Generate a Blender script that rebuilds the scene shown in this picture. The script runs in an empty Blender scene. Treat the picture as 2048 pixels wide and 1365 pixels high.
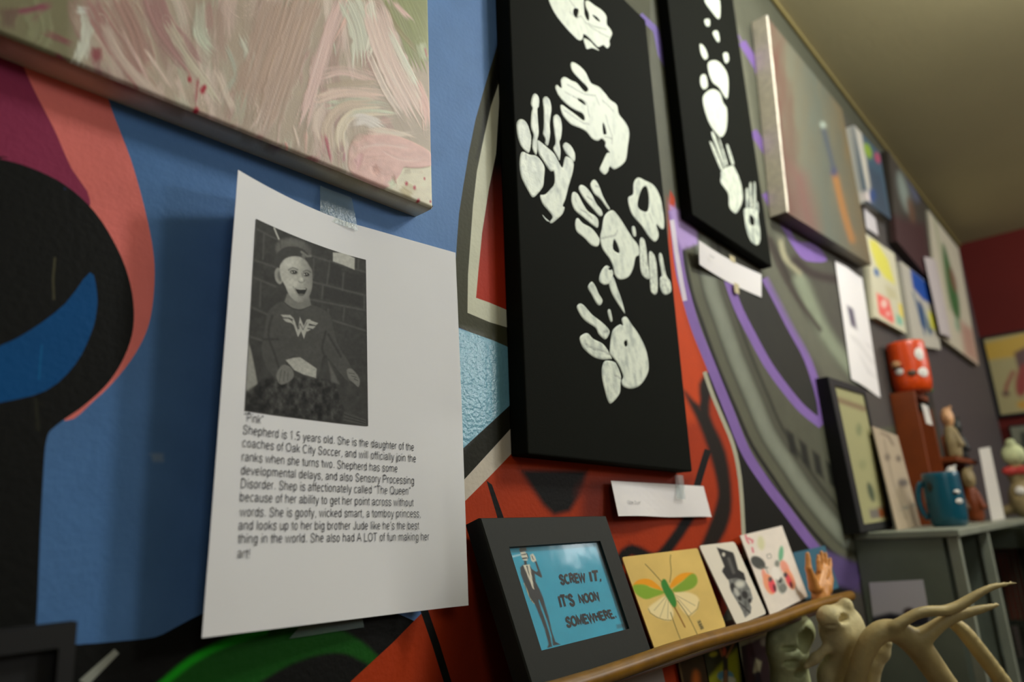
import bpy, math, random
import numpy as np
from mathutils import Vector, Matrix
from mathutils.geometry import delaunay_2d_cdt
random.seed(4); RNG = np.random.default_rng(7)
scene = bpy.context.scene
COLL = scene.collection

# ------------------------------------------------------------------ camera
# world: mural wall = plane y=0, x along it, z up; camera 0.40 m from the wall
D, CZ, F = 0.40, 1.50, 1420.1
EX = np.array([0.65965, 0.16349, 0.73357])      # world axes seen from the camera (right, down, forward)
EY = np.array([-0.74995, 0.20721, 0.62820])
EZ = np.array([-0.04930, -0.96454, 0.25930])
RM = np.stack([EX, EY, EZ])
CAM = np.array([0.0, -D, CZ])
cd = bpy.data.cameras.new('camera'); cam = bpy.data.objects.new('camera', cd); COLL.objects.link(cam)
cd.sensor_width = 36.0; cd.lens = F / 2048 * 36.0; cd.clip_start = 0.02
_m = Matrix([[RM[i][0], -RM[i][1], -RM[i][2], CAM[i]] for i in range(3)] + [[0, 0, 0, 1]])
cam.matrix_world = _m
cd.dof.use_dof = True; cd.dof.focus_distance = 0.55; cd.dof.aperture_fstop = 4.5
scene.camera = cam
vs = scene.view_settings
vs.view_transform = 'Standard'; vs.look = 'None'; vs.gamma = 1.0; vs.exposure = 0.32; vs.use_curve_mapping = False

# ------------------------------------------------------------------ light
world = bpy.data.worlds.new('world'); scene.world = world; world.use_nodes = True
bg = world.node_tree.nodes['Background']
bg.inputs[0].default_value = (0.62, 0.62, 0.55, 1); bg.inputs[1].default_value = 0.05
def bulb_or_fill(loc, radius, watts, col):
    l = bpy.data.lights.new('bulb_or_fill_light', 'POINT'); l.shadow_soft_size = radius; l.energy = watts; l.color = col
    o = bpy.data.objects.new('bulb_or_fill_light', l); COLL.objects.link(o); o.location = loc
WARM = (0.965, 0.995, 1.0)
BULBS_AND_FILLS = [((1.16, -0.62, 2.48), 0.05, 12.5), ((1.38, -0.74, 2.48), 0.05, 9.5), ((1.00, -0.76, 2.48), 0.05, 4.5), ((2.95, -1.55, 2.42), 0.08, 20.0), ((2.5, -2.3, 2.40), 0.20, 36.0), ((-0.5, -1.9, 2.25), 0.30, 12.0)]  # last two are unseen fill lights, added to lift the shadows
for lo, sz, w in BULBS_AND_FILLS: bulb_or_fill(lo, sz, w, WARM)

# ------------------------------------------------------------------ geometry from the survey of the photograph (2048 x 1365 frame)
def ray(px, py): return RM @ np.array([px - 1024.0, py - 682.5, F])
def at(px, py, Y=D):                              # point at distance Y from the camera, measured square to the mural wall
    r = ray(px, py); return CAM + r * (Y / r[1])
def atx(px, py, x): r = ray(px, py); return CAM + r * (x / r[0])
def atd(px, py, d): r = ray(px, py); return CAM + r * (d / F)
def rpx(p, n): return n * float((np.asarray(p) - CAM) @ np.array([EX[2], EY[2], EZ[2]])) / F
def proj(P):
    Q = (np.asarray(P, float) - CAM) @ RM
    z = np.maximum(Q[:, 2], 0.03)
    return np.stack([Q[:, 0] / z * F + 1024.0, Q[:, 1] / z * F + 682.5], 1)
def K(cx, cy, s, pts, sy=None):                   # crop coordinates to frame coordinates
    return [(cx + x / s, cy + y / (sy or s)) for x, y in pts]

# ------------------------------------------------------------------ colour
def lin(c): c = np.asarray(c, float) / 255.0; return np.where(c <= 0.04045, c / 12.92, ((c + 0.055) / 1.055) ** 2.4)
GAIN = 1.75
def S(r, g, b, k=None): c = lin((r, g, b)) * (k or GAIN); return c * min(1.0, 0.84 / c.max())

# ------------------------------------------------------------------ numpy noise and painting
def _h(ix, iy, s): 
    n = (ix.astype(np.int64) * 374761393 + iy.astype(np.int64) * 668265263 + s * 1442695041) & 0x7fffffff
    n = ((n ^ (n >> 13)) * 1274126177) & 0x7fffffff
    return ((n ^ (n >> 16)) & 0xffff) / 65535.0
def vnoise(x, y, s=0):
    ix = np.floor(x); iy = np.floor(y); fx = x - ix; fy = y - iy
    fx = fx * fx * (3 - 2 * fx); fy = fy * fy * (3 - 2 * fy); ix = ix.astype(np.int64); iy = iy.astype(np.int64)
    return (_h(ix, iy, s) * (1 - fx) + _h(ix + 1, iy, s) * fx) * (1 - fy) + (_h(ix, iy + 1, s) * (1 - fx) + _h(ix + 1, iy + 1, s) * fx) * fy
def fbm(x, y, s=0, o=4): return sum(vnoise(x * 2 ** i, y * 2 ** i, s + i) / 2 ** (i + 1) for i in range(o)) / (1 - 2.0 ** -o)
def smooth_poly(p, n=4, closed=True):             # Catmull-Rom
    p = np.asarray(p, float); m = len(p); out = []
    for i in range(m if closed else m - 1):
        a, b, c, d = (p[(i + j) % m] if closed else p[min(max(i + j, 0), m - 1)] for j in (-1, 0, 1, 2))
        for t in np.arange(n) / n:
            out.append(0.5 * (2 * b + (c - a) * t + (2 * a - 5 * b + 4 * c - d) * t * t + (3 * b - a - 3 * c + d) * t ** 3))
    if not closed: out.append(p[-1])
    return np.array(out)
def seg_dist(P, pts, closed):
    pts = np.asarray(pts, float); n = len(pts); best = np.full(len(P), 1e18); par = np.zeros(len(P)); side = np.zeros(len(P)); acc = 0.0
    for i in range(n if closed else n - 1):
        a = pts[i]; d = pts[(i + 1) % n] - a; L2 = d @ d
        if L2 < 1e-12: continue
        q = P - a; t = np.clip((q @ d) / L2, 0, 1); e = q - t[:, None] * d; dd = (e * e).sum(1); m = dd < best
        best[m] = dd[m]; par[m] = acc + t[m] * L2 ** .5; side[m] = np.sign(d[0] * q[m, 1] - d[1] * q[m, 0]); acc += L2 ** .5
    return np.sqrt(best), par, side, acc
def inside(P, pts):
    pts = np.asarray(pts, float); r = np.zeros(len(P), bool); x, y = P[:, 0], P[:, 1]; j = len(pts) - 1
    for i in range(len(pts)):
        a, b = pts[i], pts[j]
        if a[1] != b[1]:
            c = ((a[1] > y) != (b[1] > y)) & (x < (b[0] - a[0]) * (y - a[1]) / (b[1] - a[1]) + a[0]); r ^= c
        j = i
    return r
class Paint:
    """layers of paint laid on a surface, in frame coordinates of the survey"""
    def __init__(s, base): s.base = base; s.L = []
    def poly(s, pts, col, soft=0.8, sm=0, hard=True):
        p = smooth_poly(pts, sm) if sm else np.asarray(pts, float); s.L.append(('p', p, col, soft)); return s
    def line(s, pts, w, col, soft=0.8, sm=0):
        p = smooth_poly(pts, sm, False) if sm else np.asarray(pts, float); s.L.append(('l', p, col, soft, w)); return s
    def ell(s, cx, cy, rx, ry, col, ang=0, soft=0.8):
        t = np.arange(20) / 20 * 2 * math.pi; c, n = math.cos(math.radians(ang)), math.sin(math.radians(ang))
        x, y = rx * np.cos(t), ry * np.sin(t); s.L.append(('p', np.stack([cx + c * x - n * y, cy + n * x + c * y], 1), col, soft)); return s
    def fn(s, f): s.L.append(('f', f)); return s
    def __call__(s, P):
        C = np.tile(np.asarray(s.base, float), (len(P), 1)) if not callable(s.base) else s.base(P)
        for l in s.L:
            if l[0] == 'f': C = l[1](P, C); continue
            p, col, so = l[1], l[2], l[3]; pad = so + (l[4] if l[0] == 'l' else 0) + 1
            lo = p.min(0) - pad; hi = p.max(0) + pad
            m = np.where((P[:, 0] > lo[0]) & (P[:, 0] < hi[0]) & (P[:, 1] > lo[1]) & (P[:, 1] < hi[1]))[0]
            if not len(m): continue
            Q = P[m]; d, _, _, _ = seg_dist(Q, p, l[0] == 'p')
            if l[0] == 'p': sd = np.where(inside(Q, p), -d, d)
            else: sd = d - l[4] / 2
            a = np.clip(0.5 - sd / (2 * max(so, 1e-3)), 0, 1); a = a * a * (3 - 2 * a)
            c = col(Q) if callable(col) else np.asarray(col, float)
            C[m] = C[m] * (1 - a[:, None]) + c * a[:, None]
        return C

# ------------------------------------------------------------------ objects
def mesh_obj(name, V, Fc, mat, parent=None, col=None, smooth=False, dom='POINT', alpha=None):
    me = bpy.data.meshes.new(name); me.from_pydata([tuple(map(float, v)) for v in V], [], [tuple(map(int, f)) for f in Fc])
    if col is not None:
        a = me.color_attributes.new('Col', 'FLOAT_COLOR', dom)
        c = np.ones((len(a.data), 4), np.float32); c[:, :3] = np.asarray(col)[:len(a.data)]
        if alpha is not None: c[:, 3] = alpha
        a.data.foreach_set('color', c.ravel())
    if smooth: me.polygons.foreach_set('use_smooth', np.ones(len(me.polygons), bool))
    me.update()
    o = bpy.data.objects.new(name, me); COLL.objects.link(o)
    if mat: me.materials.append(mat)
    if parent: o.parent = parent; o.matrix_parent_inverse = parent.matrix_world.inverted()
    return o
def thing(name, label, cat, loc=(0, 0, 0), group=None):
    o = bpy.data.objects.new(name, None); COLL.objects.link(o); o.empty_display_size = 0.02
    o.location = loc; o.matrix_world = Matrix.Translation(loc); tag(o, label, cat, group); return o
def tag(o, label, cat, group=None):
    o['label'] = label; o['category'] = cat
    if group: o['group'] = group
    return o
def struct(o): o['kind'] = 'structure'; return o

# ------------------------------------------------------------------ materials
def mat(name, color=None, rough=0.6, bump=None, spec=0.5, metal=0.0, noise=None, alpha=1.0, coat=0.0, trans=0.0):
    """Principled; colour from the 'Col' attribute when none is given; bump=(scale, strength, distance); noise=(scale, amount)"""
    m = bpy.data.materials.new(name); m.use_nodes = True; nt = m.node_tree; b = nt.nodes['Principled BSDF']
    b.inputs['Roughness'].default_value = rough; b.inputs['Metallic'].default_value = metal
    b.inputs['Specular IOR Level'].default_value = spec; b.inputs['Alpha'].default_value = alpha
    b.inputs['Coat Weight'].default_value = coat; b.inputs['Transmission Weight'].default_value = trans
    tc = nt.nodes.new('ShaderNodeTexCoord')
    if color is None:
        n = nt.nodes.new('ShaderNodeVertexColor'); n.layer_name = 'Col'; out = n.outputs['Color']
    else:
        n = nt.nodes.new('ShaderNodeRGB'); n.outputs[0].default_value = (*[float(c) for c in color], 1); out = n.outputs[0]
    if noise:
        t = nt.nodes.new('ShaderNodeTexNoise'); t.inputs['Scale'].default_value = noise[0]; t.inputs['Detail'].default_value = 5
        nt.links.new(tc.outputs['Object'], t.inputs['Vector'])
        r = nt.nodes.new('ShaderNodeMapRange'); r.inputs['To Min'].default_value = 1 - noise[1]; r.inputs['To Max'].default_value = 1 + noise[1]
        r.inputs['From Min'].default_value = 0.25; r.inputs['From Max'].default_value = 0.75
        nt.links.new(t.outputs['Fac'], r.inputs['Value'])
        v = nt.nodes.new('ShaderNodeVectorMath'); v.operation = 'SCALE'; nt.links.new(out, v.inputs[0]); nt.links.new(r.outputs[0], v.inputs['Scale']); out = v.outputs[0]
    nt.links.new(out, b.inputs['Base Color'])
    if bump:
        t = nt.nodes.new('ShaderNodeTexNoise'); t.inputs['Scale'].default_value = bump[0]; t.inputs['Detail'].default_value = 3
        nt.links.new(tc.outputs['Object'], t.inputs['Vector'])
        k = nt.nodes.new('ShaderNodeBump'); k.inputs['Strength'].default_value = bump[1]; k.inputs['Distance'].default_value = bump[2]
        nt.links.new(t.outputs['Fac'], k.inputs['Height']); nt.links.new(k.outputs['Normal'], b.inputs['Normal'])
    return m
M = {}
M['wall'] = mat('mural_paint', None, 0.62, (260, 0.4, 0.0008), 0.16, noise=(35, 0.07))
def _gloss(m):                                       # glossy enamel where the attribute's alpha is low
    nt = m.node_tree; b = nt.nodes['Principled BSDF']; v = [n for n in nt.nodes if n.type == 'VERTEX_COLOR'][0]; k = [n for n in nt.nodes if n.type == 'BUMP'][0]
    for so, lo, hi in ((b.inputs['Roughness'], 0.24, 0.62), (b.inputs['Specular IOR Level'], 0.6, 0.16), (k.inputs['Distance'], 0.0024, 0.0008)):
        r = nt.nodes.new('ShaderNodeMapRange'); r.inputs['To Min'].default_value = lo; r.inputs['To Max'].default_value = hi; nt.links.new(v.outputs['Alpha'], r.inputs['Value']); nt.links.new(r.outputs[0], so)
_gloss(M['wall'])
M['canvas'] = mat('painted_canvas', None, 0.55, (900, 0.35, 0.0006), 0.4)
M['impasto'] = mat('oil_paint', None, 0.5, (1400, 0.3, 0.0004), 0.4)
M['print'] = mat('printed_paper', None, 0.75, (60, 0.10, 0.002), 0.25)
M['gloss_print'] = mat('glossy_print', None, 0.35, (40, 0.06, 0.002), 0.4)
M['black_canvas'] = mat('black_canvas', S(17, 19, 13, 1.0), 0.85, (1300, 0.35, 0.0005), 0.08)
M['ink'] = mat('ink', S(52, 52, 58, 1.2), 0.8, spec=0.2)
M['ink_soft'] = mat('faded_ink', S(120, 120, 118, 1.4), 0.8, spec=0.2)
M['poster_ink'] = mat('poster_ink', S(46, 44, 42, 0.8), 0.8, spec=0.1)
M['frame_black'] = mat('black_frame', S(34, 36, 30, 1.1), 0.6, (200, 0.12, 0.001), 0.2)
M['deep_black'] = mat('deep_black', (0.008, 0.008, 0.008), 0.6, (150, 0.1, 0.001), 0.3)
M['bamboo'] = mat('bamboo', S(112, 78, 14, 1.35), 0.38, (120, 0.15, 0.001), 0.5, noise=(60, 0.22))
M['wood'] = mat('dark_wood', S(60, 40, 22), 0.5, (90, 0.2, 0.001), noise=(20, 0.25))
M['paint_white'] = mat('white_paint', None, 0.48, (500, 0.35, 0.0009), 0.4)
M['bone'] = mat('bone', S(150, 140, 104, 2.0), 0.6, (120, 0.4, 0.002), 0.35, noise=(45, 0.22))
M['bone_green'] = mat('pale_bone', S(134, 138, 104, 2.0), 0.65, (120, 0.4, 0.002), 0.3, noise=(38, 0.30))
M['antler'] = mat('antler', S(134, 120, 80, 2.0), 0.5, (150, 0.4, 0.0015), 0.4, noise=(30, 0.25))
M['flesh'] = mat('toy_flesh', S(200, 136, 68, 1.15), 0.42, (80, 0.1, 0.001), 0.5)
M['metal'] = mat('grey_metal', S(74, 80, 70, 2.4), 0.45, (90, 0.1, 0.001), 0.5, 0.2, noise=(14, 0.18))
M['metal_light'] = mat('worn_metal', S(104, 108, 96, 2.0), 0.4, (90, 0.1, 0.001), 0.5, 0.2, noise=(14, 0.15))
M['metal_dark'] = mat('dark_metal', S(30, 33, 28, 1.5), 0.5, None, 0.4, 0.2)
M['ceiling'] = mat('ceiling_paint', S(150, 140, 104, 1.2), 0.85, (90, 0.15, 0.003), 0.2, noise=(3, 0.05))
M['trim'] = mat('trim_paint', S(128, 114, 66, 0.85), 0.7, spec=0.3)
M['red_wall'] = mat('red_wall_paint', S(92, 22, 14, 1.0), 0.75, (120, 0.15, 0.003), 0.25, noise=(4, 0.08))
M['plain_wall'] = mat('plain_wall_paint', S(110, 100, 84, 1.3), 0.8, (120, 0.2, 0.002), 0.2)
M['floor'] = mat('floor_concrete', S(70, 64, 56, 1.3), 0.6, (30, 0.2, 0.003), 0.3, noise=(6, 0.2))
M['orange'] = mat('orange_glaze', S(205, 66, 3, 1.0), 0.35, (40, 0.08, 0.001), 0.5)
M['brown_orange'] = mat('burnt_orange_wood', S(112, 48, 6, 1.05), 0.5, (60, 0.15, 0.001), 0.4, noise=(25, 0.15))
M['dark_brown'] = mat('brown_figure', S(58, 36, 12, 1.6), 0.5, noise=(40, 0.3))
M['teal_glaze'] = mat('teal_glaze', S(0, 80, 100, 0.85), 0.3, (40, 0.08, 0.001), 0.5)
M['white'] = mat('white_plain', S(185, 180, 172, 1.4), 0.6)
M['black'] = mat('black_plain', (0.01, 0.01, 0.01), 0.5)
M['teal_card'] = mat('teal_card', S(36, 96, 118, 1.0), 0.6)
M['peach'] = mat('peach', S(176, 132, 92, 1.5), 0.5)
M['tape'] = mat('clear_tape', S(140, 160, 156, 1.2), 0.25, (500, 0.5, 0.0008), 0.6, alpha=0.24)
M['wire'] = mat('wire', S(60, 62, 50, 1.5), 0.4, metal=0.3)
M['glass'] = mat('picture_glass', (1, 1, 1), 0.10, (14, 0.5, 0.0015), 0.5, alpha=0.035)
M['red_bow'] = mat('red_bow', S(150, 40, 34, 1.4), 0.5)
M['green'] = mat('green_felt', S(14, 96, 26, 1.5), 0.7)
M['khaki'] = mat('khaki_figure', S(120, 104, 70, 1.5), 0.6, noise=(60, 0.25))

# ------------------------------------------------------------------ builders
def grid_faces(nx, ny, off=0):
    i = np.arange(ny)[:, None] * (nx + 1) + np.arange(nx)[None, :] + off; i = i.ravel()
    return np.stack([i, i + nx + 1, i + nx + 2, i + 1], 1)      # seen from -y: rows go down
def box(name, a, b, m, parent=None, bev=0.0):
    a = np.minimum(a, b), np.maximum(a, b); lo, hi = a
    if bev <= 0:
        V = [(x, y, z) for x in (lo[0], hi[0]) for y in (lo[1], hi[1]) for z in (lo[2], hi[2])]
        Fc = [(0, 1, 3, 2), (4, 6, 7, 5), (0, 4, 5, 1), (2, 3, 7, 6), (0, 2, 6, 4), (1, 5, 7, 3)]
        return mesh_obj(name, V, Fc, m, parent)
    import bmesh
    bm = bmesh.new(); bmesh.ops.create_cube(bm, size=1.0)
    for v in bm.verts: v.co = Vector([(lo[k] + hi[k]) / 2 + v.co[k] * (hi[k] - lo[k]) for k in range(3)])
    bmesh.ops.bevel(bm, geom=list(bm.edges), offset=bev, segments=2, affect='EDGES', profile=0.5)
    me = bpy.data.meshes.new(name); bm.to_mesh(me); bm.free(); o = bpy.data.objects.new(name, me); COLL.objects.link(o); me.materials.append(m)
    if parent: o.parent = parent; o.matrix_parent_inverse = parent.matrix_world.inverted()
    return o
def bil(c, U, W):                                  # corners TL,TR,BR,BL; U right, W down
    c = [np.asarray(p, float) for p in c]; U = U[:, None]; W = W[:, None]
    return c[0] * (1 - U) * (1 - W) + c[1] * U * (1 - W) + c[2] * U * W + c[3] * (1 - U) * W
def sheet(name, c, thick, paint, m, parent=None, nx=12, ny=12, bend=None, side=None, lift=0.0, rnd=0.0):
    """a slab whose front (the side facing the viewer) carries paint; bend(U,W)->metres towards the viewer"""
    u = np.linspace(0, 1, nx + 1); w = np.linspace(0, 1, ny + 1); W, U = np.meshgrid(w, u, indexing='ij'); U = U.ravel(); W = W.ravel()
    c = [np.asarray(p, float) for p in c]
    n = np.cross(c[1] - c[0], c[0] - c[3]); n /= np.linalg.norm(n)
    if n @ (CAM - c[0]) < 0: n = -n
    P = bil(c, U, W)
    if rnd > 0:                                    # rounded corners
        wd = np.linalg.norm(c[1] - c[0]); ht = np.linalg.norm(c[0] - c[3]); X = U * wd; Z = W * ht
        cx = np.clip(X, rnd, wd - rnd); cz = np.clip(Z, rnd, ht - rnd); dx = X - cx; dz = Z - cz; r = np.hypot(dx, dz); k = np.where(r > rnd, rnd / np.maximum(r, 1e-9), 1)
        P = bil(c, (cx + dx * k) / wd, (cz + dz * k) / ht)
    if bend is not None: P = P + n * bend(U, W)[:, None]
    Pf = P + n * lift; Pb = Pf - n * thick; N = len(P)
    V = np.concatenate([Pf, Pb]); f = grid_faces(nx, ny); Fc = [tuple(q) for q in f] + [tuple(q[::-1] + N) for q in f]
    ring = [i for i in range(nx + 1)] + [(nx + 1) * (j + 1) - 1 for j in range(1, ny + 1)] + [(nx + 1) * ny + i for i in range(nx - 1, -1, -1)] + [(nx + 1) * j for j in range(ny - 1, 0, -1)]
    for k in range(len(ring)):
        a, b = ring[k], ring[(k + 1) % len(ring)]; Fc.append((a, b, b + N, a + N))
    col = None
    if paint is not None:
        cf = paint(proj(Pf)); cb = np.tile(side if side is not None else cf.mean(0), (N, 1)); col = np.concatenate([cf, cb])
    return mesh_obj(name, V, Fc, m, parent, col, smooth=False)
def quad(pts, Y):
    Ys = Y if hasattr(Y, '__len__') else (Y,) * 4
    return [at(p[0], p[1], y) for p, y in zip(pts, Ys)]
def tube(name, path, rad, m, parent=None, seg=10, closed=False):
    p = np.asarray(path, float); n = len(p); rad = np.full(n, rad) if np.isscalar(rad) else np.asarray(rad); V = []; Fc = []
    up = np.array([0.13, 0.31, 0.94])
    for i in range(n):
        t = (p[(i + 1) % n] - p[i - 1]) if closed else p[min(i + 1, n - 1)] - p[max(i - 1, 0)]; t /= np.linalg.norm(t)
        a = np.cross(t, up); a /= np.linalg.norm(a); b = np.cross(t, a)
        for k in range(seg): th = 2 * math.pi * k / seg; V.append(p[i] + rad[i] * (a * math.cos(th) + b * math.sin(th)))
    for i in range(n if closed else n - 1):
        for k in range(seg): j = (i + 1) % n; Fc.append((i * seg + k, i * seg + (k + 1) % seg, j * seg + (k + 1) % seg, j * seg + k))
    if not closed: Fc += [tuple(range(seg))[::-1], tuple((n - 1) * seg + k for k in range(seg))]
    return mesh_obj(name, V, Fc, m, parent, smooth=True)
def lathe(name, prof, base, m, parent=None, seg=32):
    V = []; Fc = []; n = len(prof)
    for i, (r, z) in enumerate(prof):
        for k in range(seg): t = 2 * math.pi * k / seg; V.append((base[0] + r * math.cos(t), base[1] + r * math.sin(t), base[2] + z))
    for i in range(n - 1):
        for k in range(seg): Fc.append((i * seg + k, i * seg + (k + 1) % seg, (i + 1) * seg + (k + 1) % seg, (i + 1) * seg + k))
    return mesh_obj(name, V, Fc, m, parent, smooth=True)
def surf_nets(name, f, lo, hi, res, m, parent=None):
    lo = np.asarray(lo); n = np.maximum(((np.asarray(hi) - lo) / res).astype(int) + 2, 4)
    ax = [lo[k] + res * np.arange(n[k]) for k in range(3)]; G = np.stack(np.meshgrid(*ax, indexing='ij'), -1); v = f(G.reshape(-1, 3)).reshape(n)
    s = v < 0; cn = n - 1; acc = np.zeros((*cn, 3)); cnt = np.zeros(cn)
    cs = [(i, j, k) for i in (0, 1) for j in (0, 1) for k in (0, 1)]
    def sub(A, o): return A[o[0]:o[0] + cn[0], o[1]:o[1] + cn[1], o[2]:o[2] + cn[2]]
    for a in cs:
        for d in range(3):
            if a[d]: continue
            b = list(a); b[d] = 1; va, vb = sub(v, a), sub(v, b); ch = sub(s, a) != sub(s, b)
            t = np.where(ch, va / np.where(ch, va - vb, 1), 0); p = np.zeros((*cn, 3)) + np.array(a, float); p[..., d] += t
            acc += np.where(ch[..., None], p, 0); cnt += ch
    act = cnt > 0; idx = -np.ones(cn, int); idx[act] = np.arange(act.sum())
    cell = np.stack(np.nonzero(act), 1); V = lo + res * (cell + acc[act] / cnt[act][:, None]); Fc = []
    for d in range(3):
        e, g = [(1, 2), (2, 0), (0, 1)][d]
        sl = [slice(1, -1)] * 3; sl[d] = slice(0, -1); sh = list(sl); sh[d] = slice(1, None)
        A = s[tuple(sl)]; B = s[tuple(sh)]; w = np.stack(np.nonzero(A != B), 1)
        if not len(w): continue
        base = w.copy(); base[:, e] += 1; base[:, g] += 1
        def ci(de, dg): q = base.copy(); q[:, e] -= de; q[:, g] -= dg; q = np.minimum(q, cn - 1); return idx[q[:, 0], q[:, 1], q[:, 2]]
        q = np.stack([ci(1, 1), ci(0, 1), ci(0, 0), ci(1, 0)], 1); fl = A[tuple(w.T)]
        q[~fl] = q[~fl][:, ::-1]; Fc.append(q[(q >= 0).all(1)])
    return mesh_obj(name, V, np.concatenate(Fc), m, parent, smooth=True)
def blob(name, prims, m, parent=None, k=0.006, res=0.003):
    """prims: ('c',a,b,ra,rb) tapered capsule, ('e',centre,(rx,ry,rz)) ellipsoid, a leading '-' carves"""
    pts = []
    for p in prims:
        if p[0] == '-': continue
        if p[0] == 'c': pts += [np.asarray(p[1]) - p[3], np.asarray(p[1]) + p[3], np.asarray(p[2]) - p[4], np.asarray(p[2]) + p[4]]
        else: pts += [np.asarray(p[1]) - np.asarray(p[2]), np.asarray(p[1]) + np.asarray(p[2])]
    pts = np.array(pts); lo = pts.min(0) - 2.5 * res; hi = pts.max(0) + 2.5 * res
    def one(p, X):
        if p[0] == 'c':
            a, b = np.asarray(p[1], float), np.asarray(p[2], float); d = b - a; t = np.clip(((X - a) @ d) / max(d @ d, 1e-12), 0, 1)
            return np.linalg.norm(X - a - t[:, None] * d, axis=1) - (p[3] + (p[4] - p[3]) * t)
        r = np.asarray(p[2], float); q = (X - np.asarray(p[1])) / r; l = np.linalg.norm(q, axis=1); return (l - 1) * r.min()
    def f(X):
        v = np.full(len(X), 1.0)
        for p in prims:
            if p[0] == '-': v = np.maximum(v, -one(p[1:], X))
            else:
                d = one(p, X); h = np.clip(0.5 + 0.5 * (d - v) / k, 0, 1); v = d * (1 - h) + v * h - k * h * (1 - h)
        return v
    return surf_nets(name, f, lo, hi, res, m, parent)
def chain(pts, depth=None, Y=None):                # (px,py,rpx[,depth]) -> capsules
    P = [(atd(p[0], p[1], p[3] if len(p) > 3 else depth) if Y is None else at(p[0], p[1], Y)) for p in pts]
    R = [rpx(q, p[2]) for q, p in zip(P, pts)]
    return [('c', P[i], P[i + 1], R[i], R[i + 1]) for i in range(len(P) - 1)]
def _A(cx, cy, rx, ry, a0, a1, n=None):
    n = n or max(3, int(abs(a1 - a0) / 22)); return [(cx + rx * math.cos(math.radians(a0 + (a1 - a0) * i / n)), cy + ry * math.sin(math.radians(a0 + (a1 - a0) * i / n))) for i in range(n + 1)]
def _sm(p): return [tuple(q) for q in smooth_poly(p, 4, False)]
_B = lambda cx: _A(cx, .26, .185, .26, 0, 360); _arch = lambda x, w, b=0: [(x, .28)] + _A(x + w / 2, .35, w / 2, .17, 165, 0) + [(x + w, b)]
_S = [(.43, .39), (.38, .49), (.25, .53), (.12, .47), (.1, .38), (.18, .31), (.32, .24), (.42, .16), (.41, .06), (.33, .0), (.22, -.01), (.1, .05), (.07, .14)]
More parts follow.
